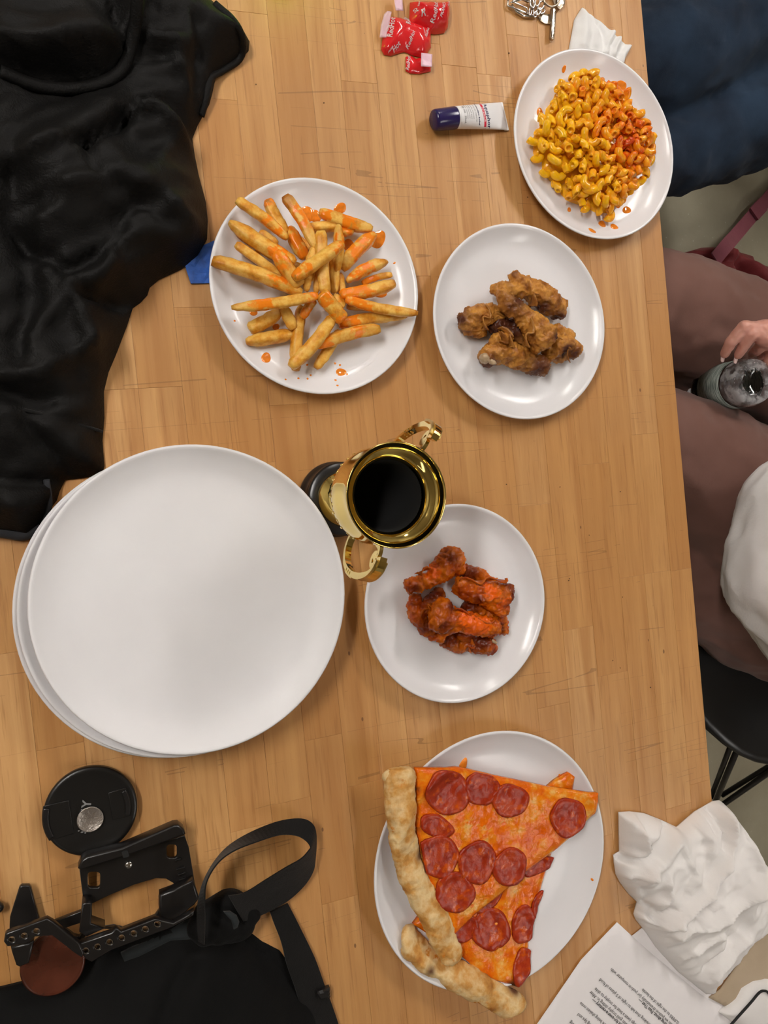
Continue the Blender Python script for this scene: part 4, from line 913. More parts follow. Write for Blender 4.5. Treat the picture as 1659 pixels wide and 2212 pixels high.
# webbing loop: edge pairs measured on the photo (outer edge, inner edge) with heights
sc_ = crop(4.1475, 380, 1720)
edges = [((205, 1300), (255, 1330), .055, .060), ((190, 1120), (262, 1130), .055, .060), ((200, 950), (258, 950), .050, .062), ((250, 760), (275, 770), .040, .066), ((350, 580), (375, 600), .034, .062), ((480, 440), (520, 490), .030, .055), ((680, 320), (720, 410), .026, .045), ((920, 225), (930, 348), .022, .034), ((1120, 200), (1080, 355), .020, .030), ((1225, 250), (1165, 400), .020, .030), ((1256, 360), (1205, 450), .018, .034), ((1248, 560), (1195, 480), .014, .036), ((1225, 680), (1120, 560), .012, .034), ((1140, 810), (980, 640), .010, .030), ((980, 950), (800, 750), .012, .028), ((740, 1075), (620, 860), .022, .032), ((600, 1120), (470, 890), .030, .040)]
vs = []; fs = []; A_ = smoothline([W(*sc_(*e[0]), e[2]) for e in edges], 6); B_ = smoothline([W(*sc_(*e[1]), e[3]) for e in edges], 6)
nA = len(A_)
for a, b in zip(A_, B_): vs += [a, b]
for i in range(nA - 1): fs.append((2 * i, 2 * i + 1, 2 * i + 3, 2 * i + 2))
def solid(me, th):
    o = bpy.data.objects.new('t', me); C.objects.link(o); m = o.modifiers.new('s', 'SOLIDIFY'); m.thickness = th; m.offset = 0; bpy.context.view_layer.update(); return bake(o)
adopt(link('handle_loop', solid(mesh(vs, fs), .0014), 'black_webbing', smooth=False), bagt)
km = blob([(W(450, 1972, .016), .014, W(495, 1960, .018), .017), (W(495, 1960, .018), .018, W(535, 1972, .018), .014), (W(445, 2005, .02), .018, W(520, 2000, .018), .016)], .003, 4, [(.003, 70, False)], flat=.9); adopt(link('strap_keeper', km, 'bag_mesh', smooth=True), bagt)
pk = cpoly(4.1475, 380, 1720, [(430, 1045), (490, 1042), (550, 1080), (570, 1130), (555, 1180), (520, 1200), (500, 1120)], .045)
adopt(link('grey_patch', sheet(pk, .003, lambda P, d: TZ + .044 + .003 * (1 - np.exp(-d / .003)), thick=.003), 'grey_padding', smooth=True), bagt)
e2 = [((840, 1030), (1000, 955)), ((875, 1130), (1050, 1050)), ((940, 1300), (1130, 1210)), ((990, 1500), (1240, 1440)), ((1060, 1700), (1330, 1690)), ((1120, 1900), (1390, 1850)), ((1180, 2100), (1460, 2060)), ((1240, 2400), (1560, 2400))]
A_ = smoothline([W(*sc_(*a), .004) for a, b in e2], 5); B_ = smoothline([W(*sc_(*b), .003) for a, b in e2], 5); vs = []; fs = []
for a, b in zip(A_, B_): vs += [a + up * .0015, b + up * .0015]
for i in range(len(A_) - 1): fs.append((2 * i, 2 * i + 2, 2 * i + 3, 2 * i + 1))
adopt(link('shoulder_strap', solid(mesh(vs, fs), .003), 'black_webbing'), bagt)
q = cpoly(4.1475, 380, 1720, [(1260, 1740), (1375, 1705), (1380, 1790), (1370, 1800), (1270, 1810)], .008); adopt(link('strap_slider', sheet(q, .002, lambda P, d: TZ + .012 - .002 * (d < .001), base=TZ + .004), 'black_plastic'), bagt)

# ------------------------------------------------------------------ black jacket
jk = [(-380, -260), (420, -260), (440, -40), (470, 0), (500, 30), (530, 58), (543, 78), (541, 98), (520, 118), (490, 140), (468, 160), (462, 190), (455, 215), (430, 260), (418, 290), (424, 330), (432, 370), (448, 430), (452, 470), (450, 510), (430, 545), (395, 575), (345, 598), (325, 615), (320, 632), (305, 648), (288, 660), (275, 700), (252, 760), (235, 800), (225, 842), (226, 900), (222, 950), (226, 1005), (222, 1025), (190, 1030), (140, 1036), (128, 1060), (122, 1080), (100, 1110), (85, 1135), (60, 1160), (20, 1158), (-60, 1150), (-380, 1130)]
hj = .012
jw = [W(x, y, hj) for x, y in jk]; c0j = W(150, 500); jac = thing('jacket', 'black padded jacket heaped along the left side of the table', 'jacket', (c0j.x, c0j.y, TZ))
def px(line, h=.05): return [W(x, y, h) for x, y in line]
folds = [  # polyline, amplitude, width, one-sided step?
 (px([(60, 360), (200, 300), (250, 240), (330, 230), (430, 290)]), .022, .020, 0), (px([(0, 120), (120, 130), (250, 100), (290, 40), (300, -60)]), .020, .016, 0),
 (px([(180, 330), (260, 280), (300, 215), (370, 215), (425, 265)]), -.020, .009, 0), (px([(250, 60), (270, 110), (230, 160), (150, 175), (60, 150)]), -.024, .020, 0),
 (px([(420, 30), (430, 90), (425, 160), (420, 230)]), -.012, .007, 0), (px([(330, 80), (410, 100), (425, 60)]), .010, .008, 0), (px([(380, 110), (410, 170), (425, 230)]), .010, .007, 0),
 (px([(150, 420), (250, 400), (350, 420), (420, 480)]), .016, .022, 0), (px([(240, 410), (300, 450), (380, 490)]), -.006, .006, 0), (px([(180, 330), (205, 390)]), -.008, .005, 0),
 (px([(230, 600), (250, 520), (330, 500), (420, 510)]), .012, .010, 0), (px([(60, 540), (150, 590), (210, 560), (260, 500)]), -.016, .012, 0), (px([(200, 620), (260, 570), (330, 540)]), .010, .009, 0), (px([(190, 640), (260, 645), (310, 628)]), -.020, .007, 0),
 (px([(0, 820), (90, 810), (150, 770), (205, 735)]), .014, .010, 0), (px([(0, 850), (60, 868), (110, 868)]), -.014, .010, 0), (px([(50, 890), (120, 905), (222, 928)]), -.005, .004, 0), (px([(205, 735), (220, 800), (226, 900)]), .010, .009, 0),
 (px([(60, 930), (90, 960), (150, 1010), (220, 1025)]), -.012, .008, 0), (px([(-20, 1038), (60, 1040), (130, 1036)]), -.014, .008, 0), (px([(150, 610), (190, 720), (185, 760)]), .010, .012, 0),
 (px([(30, 330), (20, 480), (60, 600), (40, 760)]), -.012, .016, 0), (px([(90, 500), (110, 640), (70, 740)]), .012, .018, 0), (px([(30, 1090), (90, 1095), (125, 1060)]), .006, .010, 0)]
def jz(P, d):
    top = .062 - .030 * np.clip((-(P[:, 1]) - .0) / .15, 0, 1)
    z = top * (1 - np.exp(-(d / .030) ** 1.0))
    e = 1 - np.exp(-d / .012)
    for ln, a, w_, _ in folds:
        z += 1.4 * a * fold(P, ln, w_ * .75) * e
    z += e * (.010 * nz(P, 9, 1) + .006 * (1 - 2.4 * np.abs(nz(P, 20, 2, 1, 2.2, .6))) + .0022 * nz(P, 60, 5, 1, 2, -.4))
    return TZ + .001 + np.maximum(z, .0012)
adopt(link('shell', sheet(jw, .0055, jz, base=TZ + .0004), 'black_nylon', smooth=True), jac)
def on_jacket(line, th, wd, name, mat, h=.03, lift=.0):
    P_ = smoothline([W(x, y, h) for x, y in line], 6); A = np.array([(p.x, p.y) for p in P_]); B = np.array([(p.x, p.y) for p in jw]); d = np.full(len(A), 1e9)
    for i in range(len(B)): d = np.minimum(d, seg_dist(A, B[i], B[(i + 1) % len(B)])[0])
    ins = inside(A, B); z = jz(A, np.where(ins, d, 0)); z = np.convolve(np.pad(z, 3, 'edge'), np.ones(7) / 7, 'valid')
    pts = [Vector((a[0], a[1], zz + lift)) for a, zz in zip(A, z)]
    return adopt(link(name, sweep(pts, lambda i: circ(wd / 2, 8, th / 2)), mat, smooth=True), jac)
on_jacket([(-60, 1146), (0, 1148), (50, 1155), (85, 1140)], .010, .012, 'hem_binding', 'grey_piping', .012)
on_jacket([(462, 10), (500, 45), (530, 75), (525, 98), (490, 122), (460, 148), (452, 185), (440, 225)], .006, .008, 'cuff_seam', 'black_nylon', .03, .001)
on_jacket([(0, 150), (90, 175), (190, 172), (262, 130), (290, 60), (296, 0), (296, -80)], .010, .012, 'collar_piping', 'black_nylon', .06, .004)
on_jacket([(50, 890), (120, 905), (222, 928)], .002, .003, 'pocket_seam', 'black_fleece', .03, .0005)
on_jacket([(100, 1036), (105, 1090), (90, 1140)], .004, .006, 'zip_edge', 'grey_piping', .02, .0005)
ln = [W(x, y, .075) for x, y in [(-60, -60), (250, -60), (270, 0), (255, 30), (220, 48), (150, 45), (60, 22), (0, 12), (-60, 10)]]
adopt(link('lining', sheet(ln, .006, lambda P, d: jz(P, np.full(len(P), .05)) + .004 + .004 * (1 - np.exp(-d / .006)), thick=.008), 'black_fleece', smooth=True), jac)

# ------------------------------------------------------------------ blue tape, wrappers, ointment, keys, napkin
bt = [W(x, y, .001) for x, y in [(398, 570), (440, 530), (462, 520), (476, 560), (468, 612), (412, 613)]]
o = link('blue_tape_piece', sheet(bt, .003, lambda P, d: TZ + .0016 + .0025 * nz(P, 60, 2) ** 2 + .0016 * np.abs(nz(P, 120, 5)) , thick=.0009), 'blue_tape')
tag(o, 'crinkled piece of blue tape between the jacket and the fries plate', 'tape')

def wrapper(label, outline, texts, h=.008, extra=(), seed=0, crop_=None, group='torn red shrink bands from a sauce bottle'):
    cr = crop_; pw_ = [W(*cr(x, y), h) for x, y in outline]; c = sum(pw_, Vector()) / len(pw_); t = thing('shrink_band', label, 'wrapper', (c.x, c.y, TZ), 0, group)
    def zf(P, d): return TZ + .0015 + h * (1 - np.exp(-d / .007)) + .0012 * nz(P, 90, seed) * (d > .001)
    adopt(link('film', sheet(pw_, .0022, zf, thick=.0008), 'red_film', smooth=True), t)
    for (x, y, x2, y2, s, sz, mat) in texts:
        a = W(*cr(x, y), h); b = W(*cr(x2, y2), h); m = text_mesh(s, sz, .0001, True, .25 if s == 'RedHot' else 0)
        L = max(v.co.x for v in m.vertices); k = (b - a).length / max(L, 1e-6); m.transform(Matrix.Diagonal((k, k * 1.0, 1, 1)))
        bm = bmesh.new(); bm.from_mesh(m); bmesh.ops.subdivide_edges(bm, edges=[e for e in bm.edges if e.calc_length() > .003], cuts=1); bm.to_mesh(m); bm.free()
        m.transform(Matrix.Translation((a.x, a.y, 0)) @ Matrix.Rotation(math.atan2((b - a).y, (b - a).x), 4, 'Z'))
        Q = np.array([(v.co.x, v.co.y) for v in m.vertices]); dd = np.full(len(Q), 1e9); B = np.array([(p.x, p.y) for p in pw_])
        for i in range(len(B)): dd = np.minimum(dd, seg_dist(Q, B[i], B[(i + 1) % len(B)])[0])
        z = zf(Q, dd)
        for v, zz in zip(m.vertices, z): v.co.z = zz + .0006
        adopt(link('lettering', m, mat, smooth=False), t)
    for pts, mat, hh, nm in extra:
        e = [W(*cr(x, y), hh) for x, y in pts]
        adopt(link(nm, sheet(e, .0025, lambda P, d: TZ + hh + .001 * nz(P, 120, 7), thick=.0006), mat, smooth=True), t)
    return t
kc = crop(3.606, 780, 0)
wrapper('largest red shrink band with white lettering, lower left of the wrappers', [(235, 85), (330, 90), (350, 100), (440, 130), (520, 165), (575, 170), (575, 330), (545, 375), (520, 410), (440, 395), (370, 365), (340, 370), (260, 395), (205, 385), (182, 340), (200, 200)],
        [(245, 285, 275, 120, 'RedHot', .01, 'white_print'), (385, 195, 398, 112, 'Red', .01, 'white_print'), (515, 290, 545, 200, 'RedHot', .01, 'white_print'), (385, 360, 420, 245, 'RedHot', .01, 'white_print'), (275, 385, 318, 332, 'Hot', .01, 'white_print'), (225, 225, 235, 160, "FRANK'S", .004, 'white_print'), (335, 100, 355, 150, "FRANK'S", .004, 'white_print'), (485, 205, 500, 265, "FRANK'S", .004, 'white_print'), (235, 385, 262, 350, 'FRANK', .004, 'white_print')],
        .012, [([(205, 85), (240, 90), (200, 290), (145, 290), (155, 200), (180, 110)], 'clear_film', .006, 'torn_edge'), ([(255, -40), (320, -40), (328, 85), (270, 80)], 'pink_film', .010, 'tear_strip')], 1, kc)
wrapper('red shrink band cut by the top edge of the picture, upper right of the wrappers', [(430, -60), (745, -60), (745, 60), (730, 150), (700, 185), (630, 195), (575, 185), (560, 168), (440, 120), (425, 60)],
        [(588, 155, 605, 5, 'RedHot', .01, 'white_print'), (438, 20, 448, 60, 'ot', .01, 'white_print'), (485, 100, 520, 100, 'R', .01, 'white_print'), (705, 35, 715, -20, 'Hot', .01, 'white_print'), (640, 125, 665, 10, "FRANK'S", .005, 'white_print'), (470, 20, 478, -30, "FRANK'S", .005, 'white_print')], .020, (), 2, kc)
wrapper('small red shrink band scrap with a pink tab, nearest the bottom of the wrappers', [(360, 425), (400, 415), (440, 440), (480, 430), (560, 440), (555, 540), (470, 558), (395, 555), (360, 535)],
        [(378, 540, 392, 425, 'RedHot', .01, 'white_print')], .006, [([(470, 410), (555, 425), (553, 520), (468, 515)], 'pink_film', .011, 'pink_tab')], 3, kc)

ac = crop(7.213, 900, 190)
q0 = W(*ac(230, 530), .008); q1 = W(*ac(1400, 430), .004); av = q1 - q0; LA = math.hypot(av.x, av.y)
tube = thing('ointment_tube', 'small white ointment tube with navy cap between the plates at the top', 'ointment tube', (q0.x, q0.y, TZ), math.atan2(av.y, av.x))
k_ = 1 / 7.213 * scl(1000, 250, .008)
rC = 158 * k_; vs = []; fs = []; n = 14; K = 24
def tsec(t): # t 0..1 from cap to crimp
    hw = (160 + (225 - 160) * t) * k_; hh = rC * .95 * (1 - t) ** .8 + .0006; return hw, hh
x0 = 385 * k_; x1 = LA
for i in range(n + 1):
    t = i / n; hw, hh = tsec(t); x = x0 + (x1 - x0) * t
    for j in range(K): a = 2 * math.pi * j / K; vs.append((x, hw * math.cos(a), .0012 + hh + hh * math.sin(a)))
for i in range(n):
    for j in range(K): fs.append((i * K + j, i * K + (j + 1) % K, (i + 1) * K + (j + 1) % K, (i + 1) * K + j))
fs.append(tuple(range(K))); fs.append(tuple(n * K + j for j in range(K)))
bm = bmesh.new(); me = mesh(vs, fs); bm.from_mesh(me); link('tube_body', bm_mesh(bm), 'white_plastic', tube, smooth=True)
link('crimp', box_mesh(x1 - 78 * k_, x1, -225 * k_, 225 * k_, .0008, .0030, .0008), 'white_plastic', tube)
m = lathe([(0, 0), (rC * .75, 0), (rC * .93, .0015), (rC * .97, .004), (rC * 1.04, x0 - .001), (rC * 1.02, x0), (0, x0)], 32); m.transform(Matrix.Translation((0, 0, rC * 1.04)) @ Matrix.Rotation(math.pi / 2, 4, 'Y')); link('cap', m, 'navy_plastic', tube, smooth=True)
def tube_print(s, u, v0, size_px, mat, bold=False, cond=1.0, L=None):
    """printing that reads across the tube: u = distance along tube (crop px from cap end), v0 start across"""
    m = text_mesh(s, size_px * k_, .00005, bold); Lm = max(v.co.x for v in m.vertices)
    if L: m.transform(Matrix.Diagonal((L * k_ / Lm, 1, 1, 1)))
    m.transform(Matrix.Rotation(-math.pi / 2, 4, 'Z')); m.transform(Matrix.Translation((u * k_, v0 * k_, 0)))
    lay(m); link('lettering', m, mat, tube)
def lay(m):
    for v in m.vertices:
        t = max(0, min(1, (v.co.x - x0) / (x1 - x0))); hw, hh = tsec(t); e = max(0, 1 - (v.co.y / hw) ** 2) ** .5; v.co.z = .0012 + hh + hh * e + .00012 + (v.co.z > 0) * .00005
tube_print('Aquaphor', 935, 185, 95, 'navy_print', True, L=385)
bm = bmesh.new(); bmesh.ops.create_grid(bm, x_segments=3, y_segments=20, size=.5)
for v in bm.verts: v.co.x = (885 + v.co.x * 44) * k_; v.co.y = v.co.y * 385 * k_
m = bm_mesh(bm); lay(m); link('red_stripe', m, 'crimson_print', tube)
tube_print('LIP REPAIR', 872, 110, 30, 'white_print', True, L=230)
tube_print('Immediate Relief', 755, 170, 38, 'navy_print', True, L=330)
tube_print('relieves dry, chapped lips', 705, 170, 26, 'grey_print', L=290)
for u, s in ((650, 'soothes, moisturizes'), (610, 'fragrance free'), (570, 'with shea butter'), (530, 'and vitamins')): tube_print(s, u, 150, 24, 'grey_print', L=230)
tube_print('.35 OZ   10mL', 480, 130, 36, 'grey_print', True, L=270)

# keys
nc = crop(5.184, 1080, 0); q = W(*nc(400, 120))
keys = thing('key_ring', 'bunch of metal charms, chain and a key cut by the top edge', 'keys', (q.x, q.y, TZ))
def rod(pts, r, h, mat='steel', name='wire', closed=False, parent=keys):
    P_ = [W(*nc(x, y), h + (dz[0] if dz else 0)) for x, y, *dz in pts]; return adopt(link(name, sweep(P_, lambda i: circ(r, 8), closed=closed), mat, smooth=True), parent)
def rodring(cx_, cy_, rx, ry, an_, r, h, name='ring', mat='steel'): return rod([(x, y) for x, y in oval(cx_, cy_, rx, ry, 24, an_)], r, h, mat, name, True)
rod([(95, -60), (85, 65), (375, 180), (370, 100), (330, -60)], .0012, .004, name='bent_wire')
rod([(120, 30), (150, 20), (300, 90), (310, 160)], .0009, .006, name='bent_wire')
rod([(130, 50), (180, 130), (260, 180), (350, 185)], .0016, .003, name='curved_bar')
rod([(140, 20), (250, -10), (320, 20)], .0016, .006, name='curved_bar')
rodring(460, 60, 30, 55, .5, .0011, .006); rodring(430, 130, 22, 42, .6, .0010, .005); rodring(395, 160, 18, 34, .3, .0010, .004); rodring(360, 40, 22, 50, -.2, .0012, .007); rodring(420, 20, 24, 48, .2, .0010, .008); rodring(340, 120, 14, 50, .1, .0010, .005); rodring(470, 120, 30, 34, .9, .0010, .004)
rodring(580, -10, 88, 84, 0, .0012, .008, 'split_ring', 'aged_steel')
m = [W(*nc(x, y), .002) for x, y in [(430, 190), (480, 150), (560, 165), (590, 230), (560, 270), (500, 262), (450, 235)]]
adopt(link('key_head', sheet(m, .003, lambda P, d: TZ + .0028 - .0005 * (d < .001), thick=.0016), 'aged_steel'), keys)
m = [W(*nc(x, y), .002) for x, y in [(600, 60), (660, 120), (715, 60), (720, -40), (560, -60)]]
adopt(link('key_head', sheet(m, .003, lambda P, d: TZ + .0048 - .0005 * (d < .001), thick=.0018), 'aged_steel'), keys)
m = [W(*nc(x, y), .005) for x, y in [(572, 90), (600, 80), (625, 100), (615, 300), (600, 445), (570, 440), (560, 420), (572, 250)]]
adopt(link('key_blade', sheet(m, .002, lambda P, d: TZ + .0062 - .0006 * (d < .0006), thick=.0028), 'aged_steel'), keys)
rod([(590, 95), (585, 250), (575, 430)], .0008, .0068, 'steel', 'key_ridge')

# napkin
np_ = [W(*nc(x, y), .006) for x, y in [(930, 75), (1140, 215), (1300, 345), (1350, 405), (1475, 510), (1440, 600), (1400, 700), (1350, 800), (900, 800), (790, 560), (830, 350), (855, 200)]]
nf = [([W(*nc(x, y), .006) for x, y in l], a, w_) for l, a, w_ in [([(940, 90), (960, 250), (940, 500)], .004, .006), ([(1100, 280), (1160, 380), (1180, 540)], -.004, .004), ([(1290, 340), (1200, 480), (1180, 600)], .005, .003), ([(1350, 410), (1290, 520), (1270, 620)], .006, .003), ([(1320, 390), (1250, 500)], -.005, .003), ([(1470, 510), (1380, 620), (1370, 700)], .005, .004), ([(1410, 470), (1320, 600)], -.004, .003), ([(1030, 190), (1080, 330), (1070, 500)], .003, .005)]]
def npz(P, d):
    z = .005 * (1 - np.exp(-d / .004)) + .0015 * nz(P, 70, 3)
    for l, a, w_ in nf: z += a * gauss(line_dist(P, l)[0], w_)
    return TZ + .0015 + np.maximum(z, 0)
o = link('paper_napkin', sheet(np_, .0022, npz, base=TZ + .0003), 'paper_napkin', smooth=True); tag(o, 'folded white paper napkin tucked under the macaroni plate', 'napkin')

# ------------------------------------------------------------------ printed sheets
sh = crop(3.197, 1140, 1720)
def page(name_label, pts, h, texts=()):
    P_ = [W(x, y, h) for x, y in pts]; c = sum(P_, Vector()) / len(P_); t = thing('paper_sheet', name_label, 'paper', (c.x, c.y, TZ), 0, None)
    adopt(link('sheet', sheet([(p.x, p.y) for p in P_], .012, lambda P, d: TZ + h + .0006 * nz(P, 8, 3), thick=.0003), 'white_paper', smooth=True), t)
    return t
a1 = Vector(sh(617, 870)); b1 = Vector(sh(1470, 1573)); c1 = Vector(sh(65, 1573)); 
pg = page('blank edge of the back paper sheet under the printed one', [sh(800, 900), sh(1110, 1240), sh(1520, 1573), (1750, 2330), (1500, 2500), (1250, 2300), sh(617 + 60, 1000)], .0012)
pg3 = page('middle paper sheet peeking out between the printed one and the back one', [sh(715, 960), sh(1000, 1230), sh(1490, 1573), (1720, 2330), (1480, 2500), (1250, 2300)], .0018)
pg2 = page('uppermost paper sheet printed with script lines at the lower right', [sh(617, 870), sh(715, 960), sh(860, 1090), sh(1270, 1430), sh(1440, 1573), (1850, 2550), (1500, 2900), (1030, 2450), sh(65, 1573), sh(370, 1130)], .0026)
tc_ = crop(5.352, 1150, 2000)
LN = [("...drenched food sizzling", (430, 1110), False), ("close on someone licking lips and", (520, 1020), False), ("bottle of hot sauce being shaken onto", (548, 890), False), ("the secret ingredient for-over-a-century —", (690, 850), True), ("table filled with gold trophy sliding in. After", (660, 760), False), ("hot wings (wait a beat for trophy to slide", (720, 725), False), ("Dolly tracking shot left to right of 5 plates of food", (775, 620), False), ("to brag about. Pass That —", (1225, 850), True), ("Then we push-in dramatically (or push-in computer with", (905, 500), False), ("SUPERS to the right of the bottle", (1265, 735), False)]
pA = W(*tc_(905, 490), .003); pB = W(*tc_(1600, 1130), .003); dirv = (pA - pB).normalized(); ang = math.atan2(dirv.y, dirv.x)
e1_ = W(*tc_(905, 490), .003); e2_ = W(*tc_(1250, 815), .003); tm_ = text_mesh('(or push-in computer with', 1.0); ts = (e1_ - e2_).length / max(v.co.x for v in tm_.vertices); bpy.data.meshes.remove(tm_)
for s, (x, y), bold in LN:
    e = W(*tc_(x, y), .003); m = text_mesh(s, ts, .00004, bold); L = max(v.co.x for v in m.vertices); m.transform(Matrix.Translation((e.x, e.y, TZ + .0036)) @ Matrix.Rotation(ang, 4, 'Z') @ Matrix.Translation((-L, -ts * .35, 0)))
    adopt(link('printed_line', m, 'dark_print'), pg2)

# ------------------------------------------------------------------ white cloth, beige cloth, pouch
ch_ = .02
co_ = [(690, 145), (770, 140), (870, 152), (980, 195), (1095, 248), (1220, 140), (1350, 65), (1395, 60), (1420, 80), (1480, 150), (1540, 240), (1600, 350), (1640, 440), (1780, 700), (1760, 900), (1640, 1040), (1500, 1150), (1420, 1250), (1360, 1320), (1330, 1380), (1300, 1420), (1100, 1260), (950, 1090), (890, 1000), (810, 900), (795, 860), (805, 825), (818, 775), (760, 720), (700, 640), (670, 580), (658, 500), (653, 445), (695, 420), (692, 300)]
cw = [W(*sh(x, y), ch_) for x, y in co_]
cf = [([W(*sh(x, y), .03) for x, y in l], a, w_) for l, a, w_ in [
 ([(1095, 248), (1000, 340), (930, 440), (860, 480), (790, 600)], .012, .010), ([(1060, 200), (940, 330), (870, 430)], -.010, .008), ([(1400, 90), (1400, 230), (1380, 330), (1330, 430), (1200, 640), (1060, 770), (950, 880)], .013, .010), ([(1330, 130), (1370, 250), (1340, 350)], -.010, .006),
 ([(1640, 500), (1540, 620), (1400, 770), (1240, 890), (1060, 880), (1010, 960)], .010, .009), ([(1180, 750), (1150, 820), (1200, 860), (1260, 800)], -.012, .006), ([(690, 445), (800, 430), (830, 380), (810, 250), (820, 160)], .008, .005), ([(850, 300), (880, 400), (900, 430)], -.006, .008), ([(690, 490), (780, 480), (850, 440)], -.007, .005),
 ([(950, 600), (960, 700), (880, 775)], .007, .007), ([(1000, 780), (930, 830), (880, 780)], -.008, .006), ([(820, 870), (900, 900), (1000, 870)], .009, .004), ([(880, 880), (960, 880)], -.012, .004), ([(1560, 350), (1590, 500), (1500, 640)], .010, .014), ([(1430, 330), (1380, 480), (1280, 620)], -.009, .010), ([(1100, 450), (1150, 530), (1100, 640)], .006, .010),
 ([(1200, 200), (1260, 300), (1250, 380)], .006, .008), ([(1290, 160), (1310, 260)], -.006, .006), ([(1500, 1000), (1400, 1120), (1300, 1260)], .006, .006), ([(1400, 1000), (1250, 1200)], -.006, .006), ([(1300, 950), (1150, 1080)], .006, .008), ([(780, 620), (850, 700), (860, 760)], -.006, .008), ([(720, 590), (800, 560), (870, 520)], .006, .005)]]
def cz(P, d):
    z = .026 * (1 - np.exp(-d / .012)); e = 1 - np.exp(-d / .004)
    for l, a, w_ in cf: z += 1.7 * a * fold(P, l, w_ * .62) * e
    z += e * (.005 * (1 - 2.5 * np.abs(nz(P, 20, 4))) + .0030 * (1 - 2.5 * np.abs(nz(P, 38, 6, 1, 1.8, .8))) + .0006 * nz(P, 140, 8)); return TZ + .002 + np.maximum(z, .0010)
o = link('white_shirt', sheet(cw, .0028, cz, base=TZ + .0012), 'white_cotton', smooth=True); tag(o, 'crumpled white cotton garment hanging over the lower right table corner', 'cloth')
bg = [W(*sh(x, y), .002) for x, y in [(1250, 1390), (1330, 1330), (1420, 1200), (1600, 950), (1900, 950), (1900, 1400), (1660, 1500), (1400, 1470)]]
o = link('beige_cloth', sheet(bg, .006, lambda P, d: TZ + .0028 + .0020 * (1 - np.exp(-d / .004)) + .001 * nz(P, 40, 2), thick=.002), 'beige_canvas', smooth=True); tag(o, 'beige cloth showing below the white garment at the right edge', 'cloth')
wp_ = [W(*sh(x, y), .006) for x, y in [(1330, 1500), (1420, 1420), (1440, 1400), (1480, 1330), (1560, 1280), (1640, 1262), (1900, 1300), (1900, 1700), (1600, 1700)]]
pou = thing('white_pouch', 'white pouch with black piping in the lower right corner', 'pouch', W(1640, 2180, 0))
adopt(link('panel', sheet(wp_, .004, lambda P, d: TZ + .0055 + .010 * (1 - np.exp(-d / .006)) + .002 * nz(P, 30, 2), thick=.009), 'white_cotton', smooth=True), pou)
pl_ = smoothline([W(*sh(x, y), .014) for x, y in [(1370, 1600), (1440, 1520), (1530, 1420), (1590, 1350), (1625, 1338), (1655, 1355), (1700, 1440)]], 6)
adopt(link('piping', sweep([p + up * .0022 for p in pl_], lambda i: circ(.0016, 8)), 'dark_print', smooth=True), pou)

# ------------------------------------------------------------------ people
def bl(nodes, k=1.0):
    """nodes (px, py, h, r_px) -> joined limbs"""
    P_ = [(W(x, y, h), r * scl(x, y, h) * k) for x, y, h, r in nodes]; return [(a, ra, b, rb) for (a, ra), (b, rb) in zip(P_, P_[1:])]
def V(x, y, z): return Vector((x, y, z))
hip = W(1790, 1230, -.24); kA = W(1345, 625, -.20); kB = W(1330, 940, -.185)
def person(label, loc): return thing('person', label, 'person', (loc.x, loc.y, 0))
def head_on(t, c, face, hair_mat):
    """c = head centre, face = direction faced"""
    f = face.normalized(); s = up.cross(f).normalized()
    caps = [(c + up * .035 - f * .012, .078, c + up * .030 + f * .010, .074), (c - up * .03 + f * .02, .060, c - up * .065 + f * .045, .036), (c + f * .082 + up * .012, .009, c + f * .100 - up * .014, .012), (c - up * .05 - f * .01, .05, c - up * .16 - f * .03, .048)]
    for q in (-1, 1): caps += [(c + s * .076 * q + up * .02, .014, c + s * .078 * q - up * .015, .011)]
    caps += [(c + f * .086 - up * .045 - s * .016, .008, c + f * .086 - up * .045 + s * .016, .008)]
    adopt(link('head', blob(caps, .005, 3), 'skin', smooth=True), t)
    for q in (-1, 1):
        e = c + f * .072 + s * .032 * q + up * .012; adopt(link('eye', blob([(e, .012, e + f * .001, .012)], .003, 1), 'eye_white', smooth=True), t)
    hc = [(c + up * .05 - f * .03, .088, c + up * .045 - f * .005, .085), (c + up * .02 - f * .05, .075, c - up * .14 - f * .07, .055)]
    for q in (-1, 1): hc.append((c + s * .06 * q + up * .03 - f * .02, .04, c + s * .07 * q - up * .12 - f * .03, .03))
    adopt(link('hair', blob(hc, .007, 3, [(.006, 60, True)]), hair_mat, smooth=True), t)
# seated person in mauve trousers
P1 = person('person in mauve trousers and a white top, sitting at the right side of the table', hip)
fA = V(kA.x - .02, kA.y + .02, .10); fB = V(kB.x + .03, kB.y - .03, .10)
leg = bl([(1800, 860, -.22, 128), (1600, 735, -.20, 128), (1450, 672, -.20, 122), (1345, 625, -.20, 105)]) + [(kA, .055, fA, .036)]
leg += bl([(1790, 1230, -.22, 210), (1640, 1130, -.21, 190), (1500, 1010, -.20, 150), (1400, 955, -.19, 125), (1330, 935, -.19, 108)]) + [(kB, .055, fB, .036)]
leg += bl([(1800, 1330, -.25, 190), (1640, 1290, -.26, 165), (1520, 1240, -.27, 130), (1440, 1160, -.27, 110)])
leg += [(W(1430, 800, -.29), .05, W(1570, 880, -.31), .055)]
leg += [(W(1800, 860, -.22), .075, W(1800, 1300, -.24), .11)]
tr = blob(leg, .008, 8, [(.007, 16, True), (.003, 40, True)])
adopt(link('trousers', tr, 'mauve_knit', smooth=True), P1)
for f_ in (fA, fB): adopt(link('shoe', blob([(V(f_.x + .03, f_.y, .035), .032, V(f_.x - .12, f_.y + .01, .03), .030), (V(f_.x + .02, f_.y, .05), .035, V(f_.x, f_.y, .09), .033)], .006, 4), 'black_plastic', smooth=True), P1)
